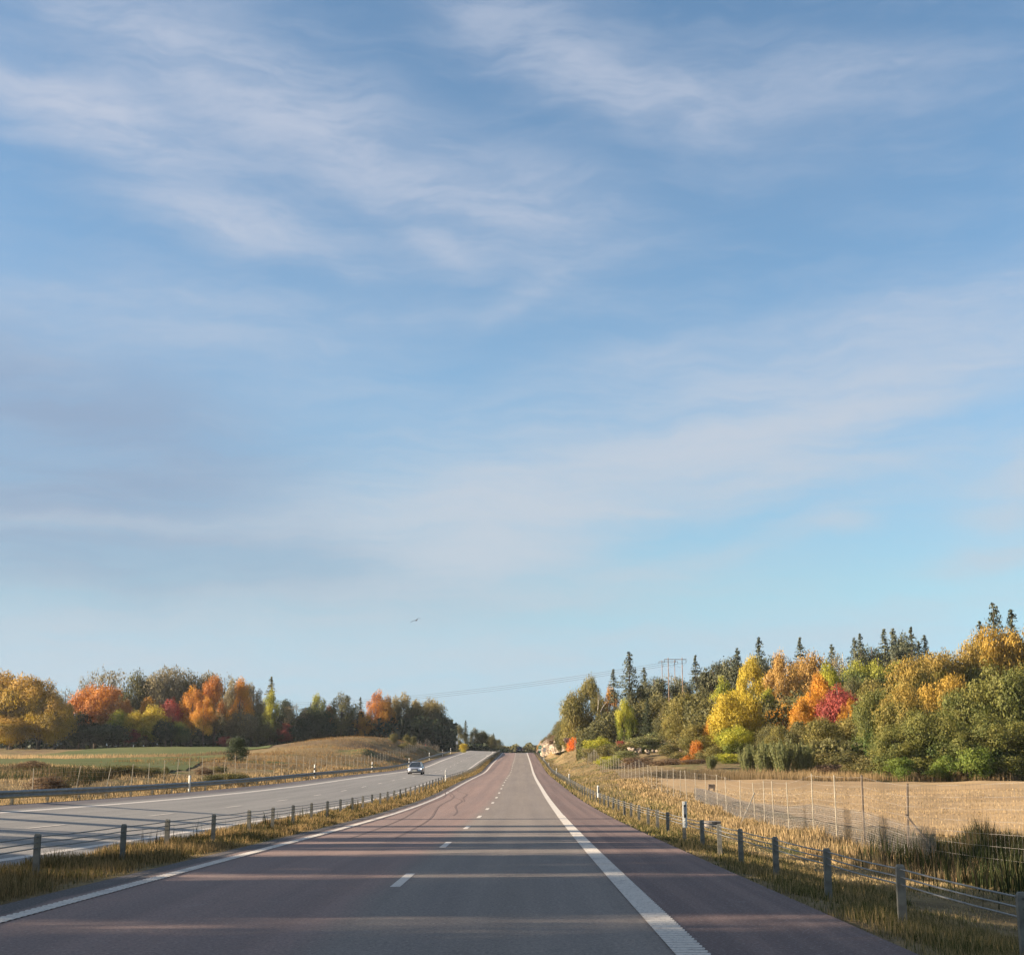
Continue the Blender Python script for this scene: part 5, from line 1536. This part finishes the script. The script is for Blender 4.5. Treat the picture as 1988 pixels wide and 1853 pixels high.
# trees beside the road out of the picture: their shadows fall across both carriageways
SH = [('oak', -31, 8, 17, 8), ('oak', -34, 17, 18, 6.6), ('broad', -30, 24.3, 17.5, 5.6), ('tall', -33, 34.5, 18, 3.0), ('tall', -32, 39.8, 17, 1.6),
      ('tall', -36, 44.5, 18, 1.5), ('spruce', -34, 52.5, 17, 2.2), ('tall', -36, 30.5, 19, 3.2), ('oak', -38, 0, 18, 9), ('broad', -36, -9, 18, 9), ('airy', -44, 13, 22, 9)]
desc = ['nearest broad tree', 'second broad tree', 'third broad tree', 'slim poplar', 'very slim birch', 'thin young birch', 'thin young spruce', 'leaning slim poplar', 'broad tree level with the camera', 'broad tree behind the camera', 'taller broad tree at the back']
for i, (kind, X, Y, h, w) in enumerate(SH):
    zg = gz(X, Y); root = empty('spruce_tree' if kind == 'spruce' else 'roadside_tree', (X, Y, zg), i * 1.1)
    tagit(root, desc[i] + ' left of the opposite road, outside the picture', 'tree', 'trees outside the picture whose shadows cross the road')
    me = SPR[0][0] if kind == 'spruce' else LIB[kind][i % 3][0]
    o = link('crown', me, root); o.scale = (w, w, h); o.material_slots[0].link = 'OBJECT'; o.material_slots[0].material = LM['golddark' if i % 2 else 'olive']
    tr = link('trunk', TR[kind, 0 if kind == 'spruce' else i % 3, 'bark'], root); tr.scale = (h * .9, h * .9, h)

# ------------------------------------------------------------------ undergrowth and far wood (masses nobody could count)
def leaf_mass(name, C, size, mat, label, cat, seed=5, nrm=None):
    r = np.random.default_rng(seed); n = len(C)
    Nn = r.normal(size=(n, 3)) + (np.array([-.4, -.9, .5]) if nrm is None else nrm); Nn /= np.linalg.norm(Nn, axis=1)[:, None]
    sz_ = size if np.ndim(size) == 0 else size
    V, Fq = leaf_quads(C, Nn, 1.0, r)
    c4 = np.repeat(C, 4, axis=0); V = c4 + (V - c4) * (np.repeat(sz_, 4)[:, None] if np.ndim(sz_) else sz_)
    o = link(name, mesh_np(name, V, Fq, mat, {'rnd': ('FACE', r.uniform(0, 1, n)), 'spray': ('FACE', np.clip(.5 + .5 * vnoise(C[:, 0], C[:, 1], 4, 3), 0, 1))}))
    return tagit(o, label, cat, kind='stuff')


def hill_mass(pxs, Y0, Y1, hts, n, seed):
    r = np.random.default_rng(seed); px = r.uniform(*pxs, n); Y = r.uniform(Y0, Y1, n); X = (px - CX) / 2700 * Y
    zg = ground(X, Y); bumpy = .65 + .35 * vnoise(X, Y, 5, seed)
    return np.stack([X, Y, zg + r.uniform(0, 1, n) ** .8 * hts * bumpy], -1)


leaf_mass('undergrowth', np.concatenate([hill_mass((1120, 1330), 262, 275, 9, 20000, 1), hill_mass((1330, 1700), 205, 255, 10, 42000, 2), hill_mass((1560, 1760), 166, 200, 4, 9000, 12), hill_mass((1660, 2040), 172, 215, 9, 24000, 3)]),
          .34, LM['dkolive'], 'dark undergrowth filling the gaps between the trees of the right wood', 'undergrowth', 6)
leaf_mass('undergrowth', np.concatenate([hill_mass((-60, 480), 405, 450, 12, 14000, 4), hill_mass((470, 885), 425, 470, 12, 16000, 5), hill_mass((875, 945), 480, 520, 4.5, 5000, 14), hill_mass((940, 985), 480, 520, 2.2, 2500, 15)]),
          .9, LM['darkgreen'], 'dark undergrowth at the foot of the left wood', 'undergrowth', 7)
n = 9000; r = np.random.default_rng(9)
px = r.uniform(930, 1062, n); Yf = r.uniform(700, 780, n); X = (px - CX) / 2700 * Yf
topz = unproj(1000, 1449, 740)[2] + .9 * vnoise(X, 0 * X, 7, 4) + 1.2 * np.sin(X * .9) * (np.sin(X * .31) > 0)
leaf_mass('distant_wood', np.stack([X, Yf, topz - r.uniform(0, 1, n) ** 1.6 * 16], -1), 1.3, LM['dkolive'], 'low line of distant wood beyond the crest of the road', 'distant wood', 10)


# ------------------------------------------------------------------ grass
def blades(name, X, Y, h, w, mat, label, cat='grass', seed=3, lean=.35):
    r = np.random.default_rng(seed); n = len(X); Z = ground(X, Y) - .02
    a = r.uniform(0, 2 * math.pi, n); ln_ = r.uniform(.05, lean, n) * h; la = r.uniform(0, 2 * math.pi, n)
    dx, dy = np.cos(a) * w / 2, np.sin(a) * w / 2
    tx, ty = np.cos(la) * ln_, np.sin(la) * ln_
    V = np.stack([np.stack([X - dx, Y - dy, Z], -1), np.stack([X + dx, Y + dy, Z], -1),
                  np.stack([X + dx * .7 + tx * .35, Y + dy * .7 + ty * .35, Z + h * .55], -1), np.stack([X - dx * .7 + tx * .35, Y - dy * .7 + ty * .35, Z + h * .55], -1),
                  np.stack([X + tx, Y + ty, Z + h], -1)], 1).reshape(-1, 3)
    b = np.arange(n) * 5
    Fq = [np.stack([b, b + 1, b + 2, b + 3], -1), np.stack([b + 3, b + 2, b + 4], -1)]
    rn = r.uniform(0, 1, n)
    o = link(name, mesh_np(name, V, Fq, mat, {'rnd': ('FACE', np.concatenate([rn, rn]))}))
    return tagit(o, label, cat, kind='stuff')


GM = {'straw': mat_grass('straw', (.35, .25, .135), (.25, .175, .09), .5), 'slope': mat_grass('slope_grass', (.34, .245, .125), (.13, .135, .04), .58), 'mound': mat_grass('mound_grass', (.23, .14, .06), (.11, .072, .032), .62), 'verge': mat_grass('verge_grass', (.28, .20, .095), (.085, .09, .028), .68), 'dry': mat_grass('dry_grass', (.34, .24, .125), (.15, .115, .05), .58),
      'median': mat_grass('median_grass', (.25, .17, .08), (.085, .078, .026), .66), 'weeds': mat_grass('dark_weeds', (.085, .06, .036), (.034, .042, .018), .80)}


def scatter(n, u0, u1, Y0, Y1, seed, ypow=1.0):
    r = np.random.default_rng(seed); t_ = r.uniform(0, 1, n) ** ypow; Y = Y0 + (Y1 - Y0) * t_
    a = u0(Y) if callable(u0) else u0; b = u1(Y) if callable(u1) else u1
    return RX(Y) + a + (b - a) * r.uniform(0, 1, n), Y, r


def clumpy(X, Y, r, s=1.2, cut=0.0, seed=1):
    v = .5 + .5 * vnoise(X, Y, s, seed); k = r.uniform(0, 1, len(X)) < np.clip(v * 1.3 - cut, .06, 1)
    return X[k], Y[k], v[k]


def grass_patch(name, n, u0, u1, Y0, Y1, h0, h1, wd, mat, label, seed, ypow=1.8, cs=1.3, cut=0.0, lean=.4, edge=None):
    X, Y, r = scatter(n, u0, u1, Y0, Y1, seed, ypow); X, Y, v = clumpy(X, Y, r, cs, cut, seed)
    if edge is not None:        # ragged, thinning margin where the grass meets the asphalt
        k = edge(X - RX(Y), Y) + .22 * vnoise(X, Y, .9, seed + 5) > r.uniform(.02, .55, len(X)); X, Y, v = X[k], Y[k], v[k]
    h = (h0 + (h1 - h0) * v ** 1.5) * r.uniform(.5, 1.2, len(X))
    if edge is not None: h = h * np.clip(.35 + edge(X - RX(Y), Y), .3, 1)
    w = wd * .75 * np.clip(Y / 22, .7, 6) * r.uniform(.7, 1.4, len(X))
    return blades(name, X, Y, h, w, GM[mat], label, seed=seed, lean=lean)


grass_patch('verge_grass', 130000, 2.02, 5.5, 10, 75, .08, .30, .012, 'verge', 'short dry and green grass along the right shoulder under the cable barrier', 11, 1.9, edge=lambda u, y: (u - 2.0) / 1.0)
grass_patch('slope_grass', 100000, 4.5, 10.5, 14, 110, .04, .16, .016, 'slope', 'sunlit straw coloured grass on the slope behind the right barrier', 12, 1.6)
grass_patch('verge_grass', 26000, 2.05, 10, 75, 330, .15, .4, .012, 'verge', 'thin grass farther up the right verge', 13, 1.4)
grass_patch('median_grass', 120000, lambda y: UI(y) + .7, -8.15, 12, 80, .10, .36, .012, 'median', 'rough grass with weeds in the strip between the roads', 14, 1.7, edge=lambda u, y: np.minimum((-8.1 - u) / .7, (u - UI(y) - .6) / .6))
grass_patch('median_grass', 24000, lambda y: UI(y) + .7, -8.15, 80, 330, .12, .38, .012, 'median', 'grass strip between the roads farther away', 15, 1.4)
grass_patch('fence_grass', 46000, lambda y: xF(y) - RX(y) - 2.2, lambda y: xF(y) - RX(y) + 1.6, 33, 150, .16, .50, .016, 'dry', 'tall dry grass along the foot of the right fence', 16, 1.5, 2.0, .1)
grass_patch('fence_grass', 30000, lambda y: -27.5, lambda y: UO(y) - 2.6, 45, 200, .18, .5, .014, 'dry', 'dry grass behind the left guard rail', 17, 1.2, 2.0)
grass_patch('mound_grass', 26000, -48, -22, 150, 345, .25, .6, .010, 'mound', 'dry grass covering the mound and bank on the left', 19, 1.0, 3.0)
grass_patch('meadow_grass', 40000, -60, -27.2, 62, 112, .15, .45, .010, 'dry', 'dry uncut grass between the left fence and the green field', 27, 1.2, 2.5)
# standing stubble, in drilled rows
r = np.random.default_rng(31); n = 90000; t_ = r.uniform(0, 1, n) ** 1.7; Y = 45 + t_ * 75; X = 16.5 + r.uniform(0, 1, n) * (.38 * Y); rot_ = math.radians(6)
q = np.round((X * math.sin(rot_) + Y * math.cos(rot_)) / .5) * .5; Y = (q + r.normal(0, .05, n) - X * math.sin(rot_)) / math.cos(rot_)
k_ = r.uniform(0, 1, n) < .35 + .65 * (.5 + .5 * vnoise(X, Y, 5, 12)); X, Y = X[k_], Y[k_]
blades('stubble_straw', X, Y, r.uniform(.10, .24, len(X)), .02 * np.clip(Y / 45, 1, 3) * r.uniform(.6, 1.3, len(X)), GM['straw'], 'cut straw standing in rows on the pale field', 'stubble', 31, .25)
# taller withered weed stems standing out of the median and verge grass
wX, wY, _r = scatter(2600, lambda y: UI(y) + 1.0, -8.7, 14, 90, 41, 1.5); wX2, wY2, _r = scatter(1500, 3.2, 9.5, 14, 80, 42, 1.5)
kk_ = vnoise(wX, wY, 2.2, 9) > .3; wX, wY = wX[kk_], wY[kk_]
blades('withered_weeds', wX, wY, rng.uniform(.25, .6, len(wX)), .012 * np.clip(wY / 22, .8, 4), GM['weeds'], 'thin dark withered weeds standing out of the roadside grass', 'weeds', 43, .2)
# dark weeds in the ditch at the lower right
X = 12.2 + rng.normal(0, 1.0, 9000); Y = rng.uniform(26, 41, 9000); v = .5 + .5 * vnoise(X, Y, 1.3, 6)
X2 = rng.uniform(11.8, 19.0, 16000); Y2 = 42.5 + rng.normal(0, 1.6, 16000); v2 = .5 + .5 * vnoise(X2, Y2, 1.3, 8)
XX_, YY_, vv_ = np.concatenate([X, X2]), np.concatenate([Y, Y2]), np.concatenate([v, v2])
blades('ditch_weeds', XX_, YY_, (.35 + .95 * vv_ ** 2) * rng.uniform(.6, 1.15, len(XX_)), .028 * rng.uniform(.6, 1.4, len(XX_)), GM['weeds'], 'dark tall weeds in the ditch around the near fence posts', 'weeds', 21, .3)
# tall grass along the far edges of the fields
r = np.random.default_rng(23); n = 42000; s_ = r.uniform(0, 1, n); X = 14 + 156 * s_ + 0; Y = 142 + 10 * s_ + r.uniform(0, 14, n)
blades('field_edge_grass', X, Y, r.uniform(.5, 1.5, n) * (.7 + .3 * vnoise(X, Y, 3, 5)), r.uniform(.05, .11, n), GM['dry'], 'tall pale dry grass at the far edge of the stubble field', seed=23, lean=.2)
r = np.random.default_rng(24); n = 16000; s_ = r.uniform(0, 1, n); X = -50 - 220 * s_; Y = 251 + 80 * s_ + r.uniform(0, 14, n)
blades('field_edge_grass', X, Y, r.uniform(.3, .9, n), r.uniform(.05, .12, n), GM['dry'], 'pale grass along the far edge of the green field', seed=24, lean=.2)
r = np.random.default_rng(25); n = 16000; X = r.uniform(-75, -27, n); Y = 88 + (-27 - X) * .2 + r.uniform(0, 12, n)
blades('field_edge_weeds', X, Y, r.uniform(.3, .9, n) * (.7 + .4 * vnoise(X, Y, 4, 5)), r.uniform(.03, .07, n), GM['weeds'], 'brown weeds between the left fence and the green field', 'weeds', 25, .3)

# ------------------------------------------------------------------ thin autumn haze
HAZE = 0.00006
hm = bpy.data.materials.new('thin_haze'); hm.use_nodes = True; ht = NT(hm.node_tree); ht.n.clear()
ho = ht.new('ShaderNodeOutputMaterial'); pv = ht.new('ShaderNodeVolumePrincipled')
pv.inputs['Color'].default_value = (.86, .92, 1, 1); pv.inputs['Density'].default_value = HAZE; pv.inputs['Anisotropy'].default_value = .2
ht.l.new(pv.outputs[0], ho.inputs['Volume'])
if HAZE > 0:
    mb = MB(); mb.box((0, 950, 5), (5400, 3500, 90))
    tagit(link('haze', mb.mesh('haze', [hm])), 'thin pale haze over the whole landscape', 'haze', kind='stuff')
